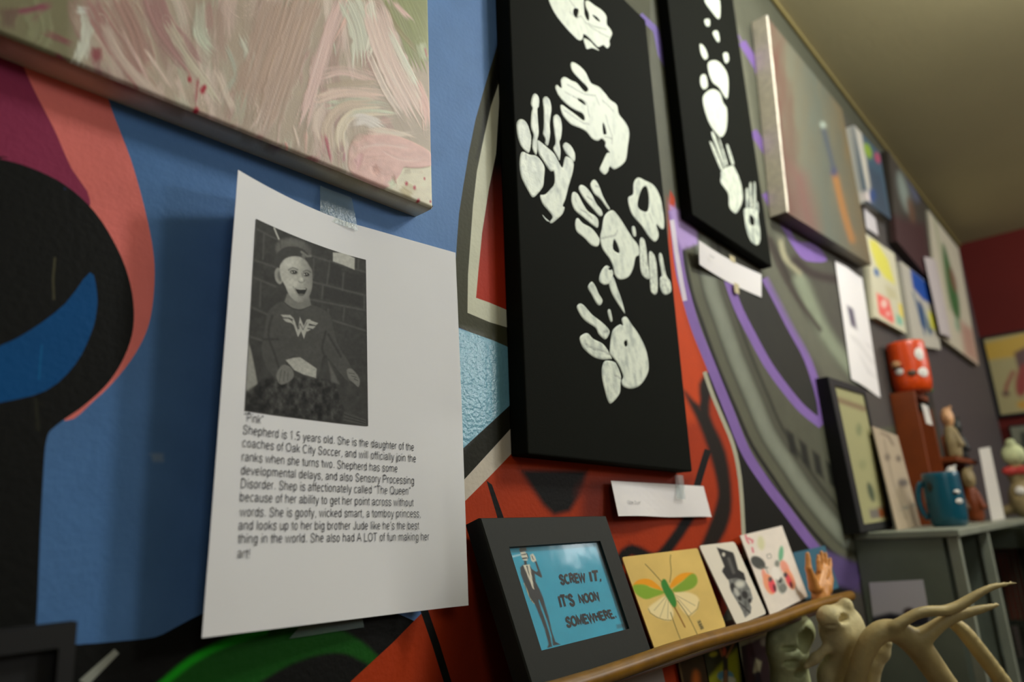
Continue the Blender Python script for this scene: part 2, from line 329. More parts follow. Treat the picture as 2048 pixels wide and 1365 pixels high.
GLY = {' ': (.28, []), 'a': (.54, [_A(.255, .37, .165, .15, 165, 0) + [(.42, .06), (.46, .0)], [(.42, .30), (.22, .27)] + _A(.22, .14, .14, .13, 100, 270) + [(.32, .03), (.42, .13)]]), 'b': (.55, [[(.09, 0), (.09, .72)], _B(.275)]), 'c': (.5, [_A(.27, .26, .19, .26, 42, 318)]), 'd': (.55, [_B(.27), [(.46, 0), (.46, .72)]]),
    'e': (.54, [[(.085, .27), (.455, .27)] + _A(.27, .26, .185, .26, 2, 318)]), 'f': (.28, [_A(.24, .58, .1, .14, 75, 180) + [(.14, 0)], [(.03, .5), (.26, .5)]]), 'g': (.55, [_B(.27), [(.46, .52), (.46, -.04)] + _A(.27, -.05, .19, .15, 0, -155)]), 'h': (.55, [[(.09, 0), (.09, .72)], _arch(.09, .36)]), 'i': (.22, [[(.11, 0), (.11, .52)], [(.11, .63), (.11, .74)]]), 'j': (.22, [[(.11, .52), (.11, -.1)] + _A(.04, -.1, .07, .1, 0, -80), [(.11, .63), (.11, .74)]]),
    'k': (.5, [[(.09, 0), (.09, .72)], [(.43, .52), (.1, .19)], [(.21, .31), (.46, 0)]]), 'l': (.22, [[(.11, 0), (.11, .72)]]), 'm': (.83, [[(.09, 0), (.09, .52)], _arch(.09, .325), _arch(.415, .325)]), 'n': (.55, [[(.09, 0), (.09, .52)], _arch(.09, .36)]), 'o': (.55, [_B(.275)]), 'p': (.55, [[(.09, -.2), (.09, .52)], _B(.275)]), 'r': (.33, [[(.09, 0), (.09, .52)], [(.09, .28)] + _A(.26, .33, .17, .19, 165, 80)]), 's': (.5, [_sm(_S)]),
    't': (.28, [[(.14, .67), (.14, .12)] + _A(.22, .11, .08, .1, 180, 290), [(.03, .5), (.26, .5)]]), 'u': (.55, [[(.09, .52), (.09, .18)] + _A(.27, .17, .18, .17, 180, 350), [(.45, .52), (.45, 0)]]), 'v': (.5, [[(.03, .52), (.25, 0), (.47, .52)]]), 'w': (.72, [[(.03, .52), (.195, 0), (.36, .5), (.525, 0), (.69, .52)]]), 'x': (.5, [[(.05, .52), (.45, 0)], [(.45, .52), (.05, 0)]]), 'y': (.5, [[(.03, .52), (.25, .02)], [(.47, .52), (.25, -.06), (.17, -.18), (.06, -.19)]]),
    'A': (.66, [[(.03, 0), (.33, .72), (.63, 0)], [(.13, .25), (.53, .25)]]), 'C': (.7, [_A(.37, .36, .29, .36, 48, 312)]), 'D': (.7, [[(.1, 0), (.1, .72), (.3, .72)] + _A(.3, .36, .3, .36, 90, -90) + [(.1, 0)]]), 'E': (.62, [[(.56, .72), (.1, .72), (.1, 0), (.57, 0)], [(.1, .38), (.52, .38)]]), 'H': (.7, [[(.1, 0), (.1, .72)], [(.6, 0), (.6, .72)], [(.1, .38), (.6, .38)]]), 'I': (.28, [[(.14, 0), (.14, .72)]]), 'J': (.5, [[(.4, .72), (.4, .2)] + _A(.23, .19, .17, .19, 0, -180)]), 'L': (.55, [[(.1, .72), (.1, 0), (.5, 0)]]),
    'M': (.82, [[(.1, 0), (.1, .72), (.41, .1), (.72, .72), (.72, 0)]]), 'N': (.72, [[(.1, 0), (.1, .72), (.62, 0), (.62, .72)]]), 'O': (.76, [_A(.38, .36, .31, .36, 0, 360)]), 'P': (.64, [[(.1, 0), (.1, .72), (.37, .72)] + _A(.37, .53, .19, .19, 90, -90) + [(.1, .34)]]), 'Q': (.76, [_A(.38, .36, .31, .36, 0, 360), [(.45, .16), (.68, -.04)]]), 'R': (.7, [[(.1, 0), (.1, .72), (.4, .72)] + _A(.4, .54, .19, .18, 90, -90) + [(.1, .36)], [(.4, .36), (.6, 0)]]), 'S': (.66, [_sm([(x * 1.25 + .02, y * 1.38) for x, y in _S])]), 'T': (.6, [[(.3, 0), (.3, .72)], [(.03, .72), (.57, .72)]]), 'W': (.94, [[(.03, .72), (.24, 0), (.47, .7), (.70, 0), (.91, .72)]]),
    '1': (.55, [[(.12, .58), (.3, .72), (.3, 0)]]), '5': (.55, [[(.45, .72), (.14, .72), (.1, .38)] + _A(.27, .23, .19, .23, 140, -150)]), '.': (.28, [[(.08, .045), (.20, .045)]]), ',': (.28, [[(.15, .06), (.15, 0.0), (.11, -.11)]]), '!': (.28, [[(.14, .22), (.14, .72)], [(.14, 0), (.14, .07)]]), '\u2019': (.22, [[(.12, .72), (.12, .64), (.08, .54)]]), '\u201c': (.33, [[(.10, .56), (.10, .62), (.14, .72)], [(.22, .56), (.22, .62), (.26, .72)]]), '\u201d': (.33, [[(.12, .72), (.12, .65), (.08, .56)], [(.24, .72), (.24, .65), (.20, .56)]])}
def text_mesh(body, size=1.0, offset=0.0, weight=0.072):
    """sans serif lettering drawn with round-bend strokes"""
    V = []; Fc = []; x0 = 0.0; h = weight / 2
    for ch in body:
        adv, st = GLY[ch]
        for p in st:
            p = np.asarray(p, float); d = np.diff(p, axis=0); d /= np.maximum(np.linalg.norm(d, axis=1), 1e-9)[:, None]; n = len(p); o = len(V)
            loop = np.linalg.norm(p[0] - p[-1]) < 1e-6
            for i in range(n):
                a_ = d[i - 1] if i > 0 else (d[-1] if loop else d[0]); b_ = d[i] if i < n - 1 else (d[0] if loop else d[-1]); t = a_ + b_
                if np.linalg.norm(t) < .3: t = b_
                t = t / np.linalg.norm(t); m_ = np.array([-t[1], t[0]]); k = h / max(abs(m_ @ np.array([-b_[1], b_[0]])), .5)
                for sg in (1, -1): q = p[i] + sg * k * m_; V.append((x0 + q[0], q[1], 0))
            Fc += [(o + 2 * i, o + 2 * i + 1, o + 2 * i + 3, o + 2 * i + 2) for i in range(n - 1)]
        x0 += adv * 1.07
    return np.array(V), Fc
def fill(poly, holes=(), step=0.0025):
    """triangles of an outline with holes, with inner points; 2D"""
    V = [tuple(p) for p in poly]; E = [(i, (i + 1) % len(poly)) for i in range(len(poly))]
    for h in holes:
        o = len(V); V += [tuple(p) for p in h]; E += [(o + i, o + (i + 1) % len(h)) for i in range(len(h))]
    lo = np.min(poly, 0); hi = np.max(poly, 0); xs = np.arange(lo[0], hi[0], step); ys = np.arange(lo[1], hi[1], step)
    if len(xs) and len(ys):
        g = np.stack(np.meshgrid(xs, ys), -1).reshape(-1, 2) + RNG.uniform(-.2, .2, (len(xs) * len(ys), 2)) * step
        ok = inside(g, poly); 
        for h in holes: ok &= ~inside(g, h)
        g = g[ok]
        if len(g):
            d = seg_dist(g, poly, True)[0]
            for h in holes: d = np.minimum(d, seg_dist(g, h, True)[0])
            V += [tuple(p) for p in g[d > step * 0.35]]
    v, e, f, _, _, _ = delaunay_2d_cdt([Vector(p) for p in V], E, [], 0, 1e-7)
    v = np.array([p[:] for p in v]); f = np.array([q for q in f if len(q) == 3])
    c = v[f].mean(1); ok = inside(c, poly)
    for h in holes: ok &= ~inside(c, h)
    f = f[ok]; u = np.unique(f); r = -np.ones(len(v), int); r[u] = np.arange(len(u)); return v[u], r[f]

# ------------------------------------------------------------------ the room
XR, ZC = 3.49, CZ + 1.113                           # far corner, ceiling
XN, YF = -1.3, -3.2
struct(box('floor', (XN - .1, YF - .1, -0.1), (XR + .1, 0.1, 0.0), M['floor']))
struct(box('ceiling', (XN - .1, YF - .1, ZC), (XR + .1, 0.1, ZC + 0.1), M['ceiling']))
struct(box('wall_back', (XR, YF, 0.0), (XR + 0.1, 0.1, ZC), M['red_wall']))
struct(box('wall_right', (XN - .1, YF - .1, 0.0), (XR + .1, YF, ZC), M['plain_wall']))
struct(box('wall_front', (XN - .1, YF, 0.0), (XN, 0.1, ZC), M['plain_wall']))
struct(box('trim_1', (XN, -0.008, ZC - 0.014), (XR, 0.0, ZC), M['trim'], bev=0.002))

# the mural: flat shapes of spray paint on the wall
BK = S(10, 11, 8, 1.1); OL = S(50, 50, 34); WH = S(176, 172, 158); RED = S(150, 46, 8, 1.35); BLU = S(76, 106, 146)
PUR = S(110, 84, 142, 1.45); GR1 = S(66, 66, 54); GR2 = S(112, 116, 102, 1.4); GRD = S(38, 38, 32); TEA = S(92, 138, 154)
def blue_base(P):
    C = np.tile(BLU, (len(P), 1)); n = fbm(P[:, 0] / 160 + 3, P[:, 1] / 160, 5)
    C = C * (0.86 + 0.28 * n)[:, None]; lo = np.clip((700 - P[:, 0]) / 500, 0, 1)[:, None] * 0.6; C = C * (1 - lo) + np.asarray(S(46, 84, 126)) * lo      # blends to a deeper blue towards the left
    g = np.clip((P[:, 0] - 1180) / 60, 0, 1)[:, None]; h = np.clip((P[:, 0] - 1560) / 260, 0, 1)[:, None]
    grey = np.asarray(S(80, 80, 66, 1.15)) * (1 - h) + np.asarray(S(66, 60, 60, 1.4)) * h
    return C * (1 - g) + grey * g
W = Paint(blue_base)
# letter outline on the left: magenta and salmon halo, black stroke, blue flash inside
W.poly([(-900, -200), (120, -60), (190, 110), (222, 215), (262, 320), (290, 420), (306, 500), (309, 565), (300, 640), (278, 695), (238, 752), (188, 802), (132, 842), (60, 800), (-300, 700), (-900, 600)], S(196, 102, 94), 3, 4)
W.poly([(-900, -200), (-40, -60), (45, 130), (78, 200), (110, 262), (142, 335), (180, 400), (120, 420), (-300, 420), (-900, 420)], S(112, 36, 62), 3, 3)
W.poly([(-900, 250), (-60, 308), (0, 318), (62, 336), (130, 370), (190, 425), (236, 500), (261, 570), (268, 640), (255, 700), (220, 762), (168, 812), (112, 852), (93, 880), (86, 960), (80, 1080), (73, 1250), (60, 1420), (-900, 1500)], BK, 2.2, 4)
W.poly([(-500, 760), (-80, 716), (0, 692), (62, 660), (130, 608), (180, 545), (194, 585), (193, 625), (182, 668), (150, 730), (92, 782), (0, 806), (-120, 830), (-500, 850)], S(0, 58, 104), 2.5, 3)
W.line([(110, 515), (106, 560), (108, 600)], 5, S(52, 50, 34), 3).line([(84, 690), (80, 730), (78, 760)], 4, S(6, 76, 122), 2)
W.line([(72, 800), (76, 860)], 6, S(28, 28, 18), 4)
# bottom left: black sweep, green arc, white slash
W.poly([(-900, 1290), (60, 1290), (165, 1289), (240, 1283), (310, 1275), (352, 1255), (405, 1228), (500, 1190), (640, 1200), (800, 1230), (880, 1290), (930, 1420), (930, 1600), (-900, 1600)], BK, 2.0, 3)
W.poly([(300, 1390), (340, 1352), (400, 1310), (460, 1280), (530, 1258), (600, 1250), (670, 1258), (720, 1282), (765, 1325), (740, 1330), (690, 1308), (640, 1310), (580, 1330), (520, 1365), (470, 1400)], S(10, 62, 8), 6, 3)
W.line([(318, 1376), (380, 1324), (450, 1287), (530, 1262)], 15, S(12, 130, 12), 6, 4)
W.poly([(158, 1362), (176, 1372), (238, 1308), (229, 1299)], S(118, 120, 110), 3)
W.poly([(302, 908), (326, 907), (328, 925), (306, 924)], S(96, 116, 140), 5)
W.line([(128, 376), (131, 380)], 3, S(20, 30, 60), 1)
# red ground in the middle
W.poly([(1340, 380), (1365, 560), (1400, 690), (1440, 810), (1470, 920), (1486, 1060), (1490, 1120), (1300, 1420), (700, 1420), (860, 1210), (905, 1040), (975, 930), (1040, 880), (1300, 820)], RED, 2.5, 3)
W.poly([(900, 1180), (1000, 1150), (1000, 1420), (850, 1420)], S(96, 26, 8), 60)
W.poly([(1340, 400), (1366, 590), (1372, 640), (1396, 700), (1412, 750), (1400, 840), (1340, 860)], S(178, 60, 12, 1.35), 12)
W.line([(846, 1215), (872, 1290), (900, 1380)], 15, BK, 2.5)
# letter panel: dark outline, pale stripe, black-to-red core
W.poly([(1100, -60), (1010, 40), (992, 99), (978, 144), (964, 192), (951, 239), (937, 308), (927, 369), (918, 428), (914, 480), (909, 560), (908, 652), (938, 664), (988, 682), (1017, 695), (1140, 730), (1300, 600), (1300, -60)], OL, 1.2)
W.poly([(1100, -60), (1010, 30), (992, 99), (982, 150), (972, 205), (960, 290), (953, 320), (968, 274), (982, 212), (997, 168), (1040, 60), (1100, 0)], BK, 6)
W.poly([(1100, 20), (997, 168), (982, 212), (968, 274), (954, 342), (946, 411), (942, 467), (936, 549), (935, 626), (980, 645), (1017, 656), (1150, 700), (1150, 20)], S(166, 166, 146), 1.2)
def core(Q): 
    t = np.clip((Q[:, 1] - 330) / 200, 0, 1)[:, None]; return np.asarray(BK) * (1 - t) + np.asarray(S(140, 34, 10)) * t
W.poly([(1100, 60), (999, 192), (992, 308), (978, 376), (964, 467), (957, 539), (952, 596), (980, 606), (1013, 620), (1150, 660), (1150, 60)], core, 1.5)
W.poly([(906, 654), (938, 664), (988, 682), (1017, 695), (1160, 740), (1160, 700), (1023, 808), (918, 905), (880, 935), (880, 650)], TEA, 1.2)
W.poly([(880, 938), (918, 905), (1023, 808), (1120, 720), (1120, 770), (1024, 855), (920, 969), (880, 1010)], S(28, 28, 18, 1.3), 1.5)
W.poly([(870, 1022), (920, 969), (1024, 855), (1120, 770), (1120, 820), (1023, 908), (973, 960), (923, 1010), (880, 1060)], S(160, 152, 138), 1.5)
W.poly([(973, 962), (984, 970), (1009, 1040), (996, 1040)], BK, 1.5)
W.poly([(1040, 940), (1062, 975), (1085, 1010), (1108, 1032), (1140, 1024), (1162, 990), (1176, 940)], BK, 8)
W.poly([(1160, 980), (1180, 960), (1260, 950), (1380, 960), (1380, 1000), (1230, 1050), (1160, 1060)], S(84, 22, 6), 20)
W.line([(1236, 1128), (1262, 1100), (1310, 1118), (1345, 1085), (1378, 1035)], 22, BK, 5, 3)
W.poly([(1366, 780), (1398, 850), (1420, 912), (1434, 970), (1432, 1010), (1402, 1090), (1380, 1120), (1412, 1120), (1452, 1062), (1464, 1000), (1452, 905), (1420, 830), (1424, 775), (1412, 750), (1398, 770), (1398, 810)], S(24, 17, 9, 1.2), 6, 3)
W.line([(1416, 900), (1402, 945), (1392, 980)], 14, BK, 3)
# right of it: black, white line, purple stripes, grey bands
W.poly([(1411, 748), (1440, 830), (1465, 890), (1480, 960), (1487, 1060), (1490, 1130), (1700, 1200), (1720, 1140), (1644, 1099), (1583, 1020), (1545, 965), (1500, 910), (1471, 850), (1427, 740)], S(18, 18, 13, 1.2), 2)
W.line([(1409, 744), (1425, 790), (1445, 838), (1466, 890), (1480, 958), (1487, 1062), (1489, 1120)], 8, S(136, 134, 116), 2, 3)
OUT = [(1350, 440), (1362, 498), (1379, 585), (1399, 644), (1431, 733), (1471, 828), (1500, 893), (1545, 962), (1583, 1018), (1644, 1092), (1690, 1128), (1760, 1150)]
W.poly(OUT + [(1800, 1150), (1800, 850), (1660, 870), (1560, 580), (1480, 440)], GR1, 2)
def off(pts, d):
    p = np.asarray(pts, float); t = np.gradient(p, axis=0); t /= np.linalg.norm(t, axis=1)[:, None]; return np.stack([p[:, 0] + t[:, 1] * d, p[:, 1] - t[:, 0] * d], 1)
for d, w, c, so in ((5, 8, BK, 3), (16, 16, S(72, 72, 58), 5), (28, 5, S(34, 34, 26), 4), (44, 26, GR2, 9), (64, 8, S(58, 58, 48), 5), (74, 6, S(36, 36, 28), 4)):
    W.line(off(OUT, d)[1:], w, c, so, 3)
W.line([(1346, 420), (1352, 470), (1360, 540), (1372, 590), (1391, 655), (1421, 730), (1458, 822), (1492, 905), (1534, 970), (1572, 1020), (1630, 1096), (1680, 1140), (1720, 1160)], 19, PUR, 2.5, 4)
W.poly([(1338, 410), (1368, 424), (1394, 462), (1396, 488), (1364, 500), (1350, 470)], S(138, 116, 160), 4)
W.line([(1344, 440), (1352, 500), (1362, 560), (1370, 602)], 9, S(166, 158, 166), 3)
W.poly([(1640, 1096), (1720, 1130), (1720, 1185), (1664, 1168)], S(72, 58, 96), 6)
LENS = [(1452, 545), (1460, 572), (1478, 620), (1509, 681), (1538, 733), (1572, 780), (1606, 820), (1644, 850), (1640, 800), (1616, 720), (1584, 660), (1555, 603), (1530, 556)]
W.poly(LENS, S(32, 32, 27), 2); W.line(LENS[:8], 17, PUR, 2.5, 3); W.line(LENS[7:], 15, PUR, 2.5, 3)
for x, y in ((1572, 884), (1598, 905), (1624, 926), (1652, 948)): W.poly([(x, y - 26), (x + 15, y - 14), (x + 24, y + 34), (x + 8, y + 20)], S(24, 25, 20), 4)
for (x0, y0), (x1, y1), w, c in (((1500, 440), (1700, 800), 34, S(78, 78, 66)), ((1540, 480), (1720, 780), 10, S(40, 34, 30)), ((1600, 560), (1720, 760), 26, S(104, 110, 92)), ((1520, 440), (1640, 660), 8, S(50, 44, 38)), ((1560, 470), (1600, 545), 10, S(128, 124, 100)), ((1590, 520), (1680, 560), 16, S(44, 36, 34)), ((1470, 60), (1560, 470), 20, S(98, 98, 82, 1.15)), ((1500, 60), (1590, 400), 8, S(50, 50, 42))):
    W.line([(x0, y0), ((x0 + x1) / 2 - 10, (y0 + y1) / 2 + 8), (x1, y1)], w, c, w * .3 + 2, 4)
W.line([(1280, 30), (1312, 60), (1322, 110), (1350, 160)], 12, S(84, 70, 120), 2)
W.line([(1470, 60), (1502, 115), (1530, 200), (1560, 330), (1575, 400)], 2, PUR, 1)
for a, b in (((1484, 84), (1524, 148)), ((1506, 262), (1556, 340)), ((1530, 386), (1560, 440))): W.line([a, b], 15, S(110, 84, 142, 1.1), 2)
W.poly([(1530, 392), (1546, 400), (1572, 440), (1592, 480), (1622, 486), (1640, 498), (1654, 522), (1622, 524), (1600, 513), (1572, 470)], PUR, 2, 3)
W.poly([(1480, -200), (1560, -10), (1770, 296), (1916, 490), (1890, 470), (1740, 300), (1520, 20), (1440, -120)], S(58, 58, 46), 14)

def build_wall():
    xs = [XN]; 
    while xs[-1] < XR: xs.append(xs[-1] + (0.05 if xs[-1] < -0.06 else 0.005 * (0.9 + abs(xs[-1]) * 1.6)))
    xs[-1] = XR; xs = np.array(xs); zs = np.concatenate([np.linspace(0, 1.0, 8)[:-1], np.linspace(1.0, 1.25, 8)[:-1], np.arange(1.25, 2.0, 0.0075), np.linspace(2.0, ZC, 40)])
    V = [Vector((x, z)) for x in xs for z in zs]; nz = len(zs)
    E = [(0, nz - 1), (nz - 1, len(V) - 1), (len(V) - 1, len(V) - nz), (len(V) - nz, 0)]
    def onwall(p):
        q = []
        for x, y in p:
            r = ray(x, y)
            if r[1] < 60: continue
            w = CAM + r * (D / r[1])
            if XN + .02 < w[0] < XR - .02 and .05 < w[2] < ZC - .02: q.append((w[0], w[2]))
        return q
    def resample(p, s_, closed):
        p = np.asarray(p, float); p = np.vstack([p, p[:1]]) if closed else p; L = np.concatenate([[0], np.cumsum(np.linalg.norm(np.diff(p, axis=0), axis=1))]); t = np.linspace(0, L[-1], max(int(L[-1] / s_), 3) + 1)
        r = np.stack([np.interp(t, L, p[:, k]) for k in (0, 1)], 1); return r[:-1] if closed else r
    def vis(p): return p[(p[:, 0] > -60) & (p[:, 0] < 2100) & (p[:, 1] > -60) & (p[:, 1] < 1420)]
    for n, l in enumerate(W.L):
        if l[0] == 'f': continue
        so = l[3]
        if l[0] == 'l':                               # brush lines become outlines
            c = resample(l[1], 6, False); out = np.vstack([off(c, l[4] / 2), off(c, -l[4] / 2)[::-1]])
            if so <= 3: W.L[n] = l = ('p', out, l[2], so)
        if so <= 3:
            q = []
            for x, y in l[1]:
                r = ray(x, y)
                if r[1] < 60: q = None; break
                w = CAM + r * (D / r[1]); q.append((min(max(w[0], XN + .01), XR - .01), min(max(w[2], .02), ZC - .01)))
            if q: o = len(V); V += [Vector(p) for p in q]; E += [(o + i, o + (i + 1) % len(q)) for i in range(len(q))]; W.L[n] = ('p', l[1], l[2], 0.02)
        else:
            base = [(l[1], True, 0)] if l[0] == 'p' else [(l[1], False, l[4] / 2), (l[1], False, -l[4] / 2)]
            for p, cl, o in base:
                c = resample(p, max(5, so * .7), cl)
                for d in (-so, -so * .4, so * .4, so): V += [Vector(w) for w in onwall(vis(off(c, o + d)))]
    v, e, f, *_ = delaunay_2d_cdt(V, E, [], 0, 1e-6)
    v = np.array([p[:] for p in v]); f = np.array([t for t in f if len(t) == 3])
    P = np.stack([v[:, 0], np.zeros(len(v)), v[:, 1]], 1); ctr = P[f].mean(1); cor = P[f] * 0.97 + ctr[:, None] * 0.03
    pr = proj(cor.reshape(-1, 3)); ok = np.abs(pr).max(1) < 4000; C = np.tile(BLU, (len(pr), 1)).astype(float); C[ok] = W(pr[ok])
    a = v[f]; cr = (a[:, 1, 0] - a[:, 0, 0]) * (a[:, 2, 1] - a[:, 0, 1]) - (a[:, 1, 1] - a[:, 0, 1]) * (a[:, 2, 0] - a[:, 0, 0])
    TG = Paint([0., 0., 0.]).poly([(906, 654), (938, 664), (988, 682), (1017, 695), (1160, 740), (1160, 700), (1023, 808), (918, 905), (880, 935), (880, 650)], [1., 1., 1.], 2)
    al = np.ones(len(pr)); al[ok] = 1 - TG(pr[ok])[:, 0]; al = al.reshape(-1, 3)
    C = C.reshape(-1, 3, 3); fl = cr < 0; f[fl] = f[fl][:, ::-1]; C[fl] = C[fl][:, ::-1]; al[fl] = al[fl][:, ::-1]
    struct(mesh_obj('wall_left', P, f, M['wall'], None, C.reshape(-1, 3), dom='CORNER', alpha=al.ravel()))
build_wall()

# ------------------------------------------------------------------ stretched canvases on the mural wall
def canvas_body(name, root, x0, z0, w, h, t, rot, m, seg=1, y0=0.0):
    """a stretched canvas with its lower left corner at (x0,z0), turned by rot; returns the map from face coordinates (metres) to the world"""
    c, s = math.cos(rot), math.sin(rot)
    def face(u, v, d=t): u = np.asarray(u, float); v = np.asarray(v, float); return np.stack([x0 + c * u + s * v, np.zeros_like(u) - d + y0, z0 - s * u + c * v], -1)
    import bmesh
    bm = bmesh.new(); bmesh.ops.create_cube(bm, size=1.0)
    for q in bm.verts: p = face(np.array((q.co.x + .5) * w), np.array((q.co.z + .5) * h), (0.5 - q.co.y) * t); q.co = Vector(p)
    bmesh.ops.bevel(bm, geom=list(bm.edges), offset=0.0022, segments=3, affect='EDGES', profile=0.5)
    me = bpy.data.meshes.new(name); bm.to_mesh(me); bm.free(); o = bpy.data.objects.new(name, me); COLL.objects.link(o); me.materials.append(m)
    o.parent = root; o.matrix_parent_inverse = root.matrix_world.inverted()
    return face
def to_face(pts, x0, z0, rot, Y):                    # survey points -> face coordinates
    c, s = math.cos(rot), math.sin(rot); out = []
    for p in pts:
        w = at(p[0], p[1], Y); dx, dz = w[0] - x0, w[2] - z0; out.append((c * dx - s * dz, s * dx + c * dz))
    return np.array(out)
def paint_print(name, parent, face, poly, holes, Y, x0, z0, rot, t, clip, seed, grey=0.0, creases=(), thin=False):
    lo, hi = clip
    def cv(p, n): q = to_face(smooth_poly(p, n), x0, z0, rot, Y); q[:, 0] = np.clip(q[:, 0], lo[0], hi[0]); q[:, 1] = np.clip(q[:, 1], lo[1], hi[1]); return q
    P = cv(poly, 4); H = [cv(h, 3) for h in holes]
    v, f = fill(P, H, 0.0016)
    d = seg_dist(v, P, True)[0]
    for h in H: d = np.minimum(d, seg_dist(v, h, True)[0])
    n1 = fbm(v[:, 0] * 150 + seed * 7, v[:, 1] * 90, seed, 4); n2 = fbm(v[:, 0] * 700, v[:, 1] * 400 + seed, seed + 3, 3)
    k = np.clip(d / 0.0018, 0, 1); rim = np.exp(-((d - 0.0012) / 0.0009) ** 2)
    hgt = 0.00025 + k * (0.0003 + 0.0004 * n2) + rim * 0.0004
    wht = np.array(S(206, 212, 194, 1.5)); drk = np.array(S(112, 124, 118, 1.3)); blk = np.array(S(52, 58, 54, 1.2))
    a = np.clip((n1 - 0.50 + grey * 0.35) * 2.6, 0, 1)[:, None] * (0.28 + grey); C = wht * (1 - a) + drk * a
    b = np.clip((0.55 - n2) * 1.2, 0, 1)[:, None] * (0.08 + 0.35 * grey); C = C * (1 - b) + drk * b
    if thin: e = np.clip(0.5 - (n2 - 0.35) * 2.0, 0, 1)[:, None] * 0.6; C = C * (1 - e) + blk * e
    for cr in creases:
        q = to_face(cr, x0, z0, rot, Y); dd = seg_dist(v, q, False)[0]; a = np.exp(-(dd / 0.0009) ** 2)[:, None] * 0.6; C = C * (1 - a) + blk * a; hgt = hgt - a[:, 0] * 0.0003
    e = np.clip(1 - d / 0.0006, 0, 1)[:, None] * 0.3; C = C * (1 - e) + drk * e
    a_ = v[f]; cr = (a_[:, 1, 0] - a_[:, 0, 0]) * (a_[:, 2, 1] - a_[:, 0, 1]) - (a_[:, 1, 1] - a_[:, 0, 1]) * (a_[:, 2, 0] - a_[:, 0, 0]); f[cr < 0] = f[cr < 0][:, ::-1]
    return mesh_obj(name, face(v[:, 0], v[:, 1], t + hgt), f, M['paint_white'], parent, C, smooth=True)
def canvas_prints(root, face, args, prints, clip):
    sd = 1
    for pr in prints:
        nm = pr.get('name', 'handprint'); par = None
        for i, pc in enumerate(pr['pieces']):
            poly = pc[0]; holes = pc[1] if len(pc) > 1 else []; cr = pc[2] if len(pc) > 2 else []
            o = paint_print(nm if i == 0 else pr.get('sub', 'finger_mark'), root if i == 0 else par, face, poly, holes, *args, clip, sd, pr.get('grey', 0.0), cr, pr.get('thin', False) and i > 0)
            sd += 1
            if i == 0: par = o

T1 = 0.019; HX, HZ, HR = 0.4575, CZ + 0.0615, math.radians(1.25); HW, HH = 0.289, 0.61; HY = D - T1
hc = thing('handprint_canvas', 'tall black canvas with white painted handprints above a white name card', 'painting', (HX, 0, HZ))
face1 = canvas_body('stretched_canvas', hc, HX, HZ, HW, HH, T1, HR, M['black_canvas'])
a = lambda p: K(1020, 0, 6.4, p); b = lambda p: K(1020, 180, 7.877, p); c_ = lambda p: K(1020, 180, 4.875, p); d_ = lambda p: K(980, 330, 4.096, p); e_ = lambda p: K(1120, 520, 4.552, p)
handA = dict(pieces=[(a([(490, 0), (540, 120), (600, 220), (680, 320), (770, 420), (850, 500), (900, 520), (930, 490), (940, 440), (1000, 480), (1080, 565), (1130, 605), (1190, 580), (1240, 620), (1275, 580), (1270, 520), (1305, 430), (1270, 360), (1235, 310), (1230, 210), (1170, 130), (1080, 70), (1000, 10), (960, 20), (965, 90), (1003, 180), (1000, 265), (955, 200), (942, 60), (930, -60), (800, -150), (640, -170), (500, -90)]),
    [a([(820, 110), (870, 120), (865, 180), (840, 225), (805, 170)]), a([(1050, 190), (1115, 225), (1150, 280), (1090, 245)])],
    [a([(900, 200), (960, 290), (1060, 370), (1180, 440), (1260, 480)]), a([(760, 160), (840, 230), (900, 210)]), a([(750, 0), (830, 100)]), a([(1000, 300), (1060, 340), (1230, 380)])]),
    (a([(938, 492), (1010, 520), (1085, 595), (1140, 650), (1050, 618), (980, 630), (952, 570)]),)])
handB = dict(pieces=[([(1140.3, 129.7), (1145, 124.2), (1157.5, 131), (1170, 143.8), (1176, 156), (1182.5, 167), (1196.6, 173.4), (1207.5, 184.4), (1220, 200), (1233, 210), (1237, 228), (1247, 241), (1255, 254), (1258, 269), (1255, 294), (1250, 323), (1229.5, 339), (1219, 333.6), (1215.5, 344), (1208, 349.5), (1199, 340), (1204, 326), (1213, 307), (1219, 306), (1210, 294), (1210, 285), (1203, 278), (1195, 282), (1184, 278), (1172, 264), (1158, 256), (1140.6, 248.5), (1125, 231), (1119.7, 213), (1124, 210), (1134, 217), (1153, 231), (1166, 241), (1168.5, 236), (1163.5, 227), (1147, 219), (1128, 205), (1116.5, 191.4), (1111, 180), (1110, 173), (1114, 170), (1122, 176), (1121, 160), (1129, 154), (1142, 161), (1153, 166), (1165, 180), (1171.6, 184), (1175, 176.5), (1160.6, 161), (1145, 144)],
    [[(1154.6, 199), (1163, 200), (1171, 210.5), (1161, 205)], [(1205, 246), (1209, 254), (1212, 267.6), (1206, 267.6)]],
    [b([(1450, 170), (1540, 250), (1620, 340)]), b([(1500, 400), (1540, 560), (1600, 720), (1600, 850)]), b([(1350, 120), (1400, 240)]), [(1133, 169), (1150, 179), (1168, 189), (1190, 192)], [(1128, 184), (1150, 196), (1172, 206), (1175, 215)], b([(840, 320), (1000, 430), (1150, 530), (1240, 540)]), b([(1480, 740), (1600, 770)]), b([(1220, 300), (1240, 430)])])])
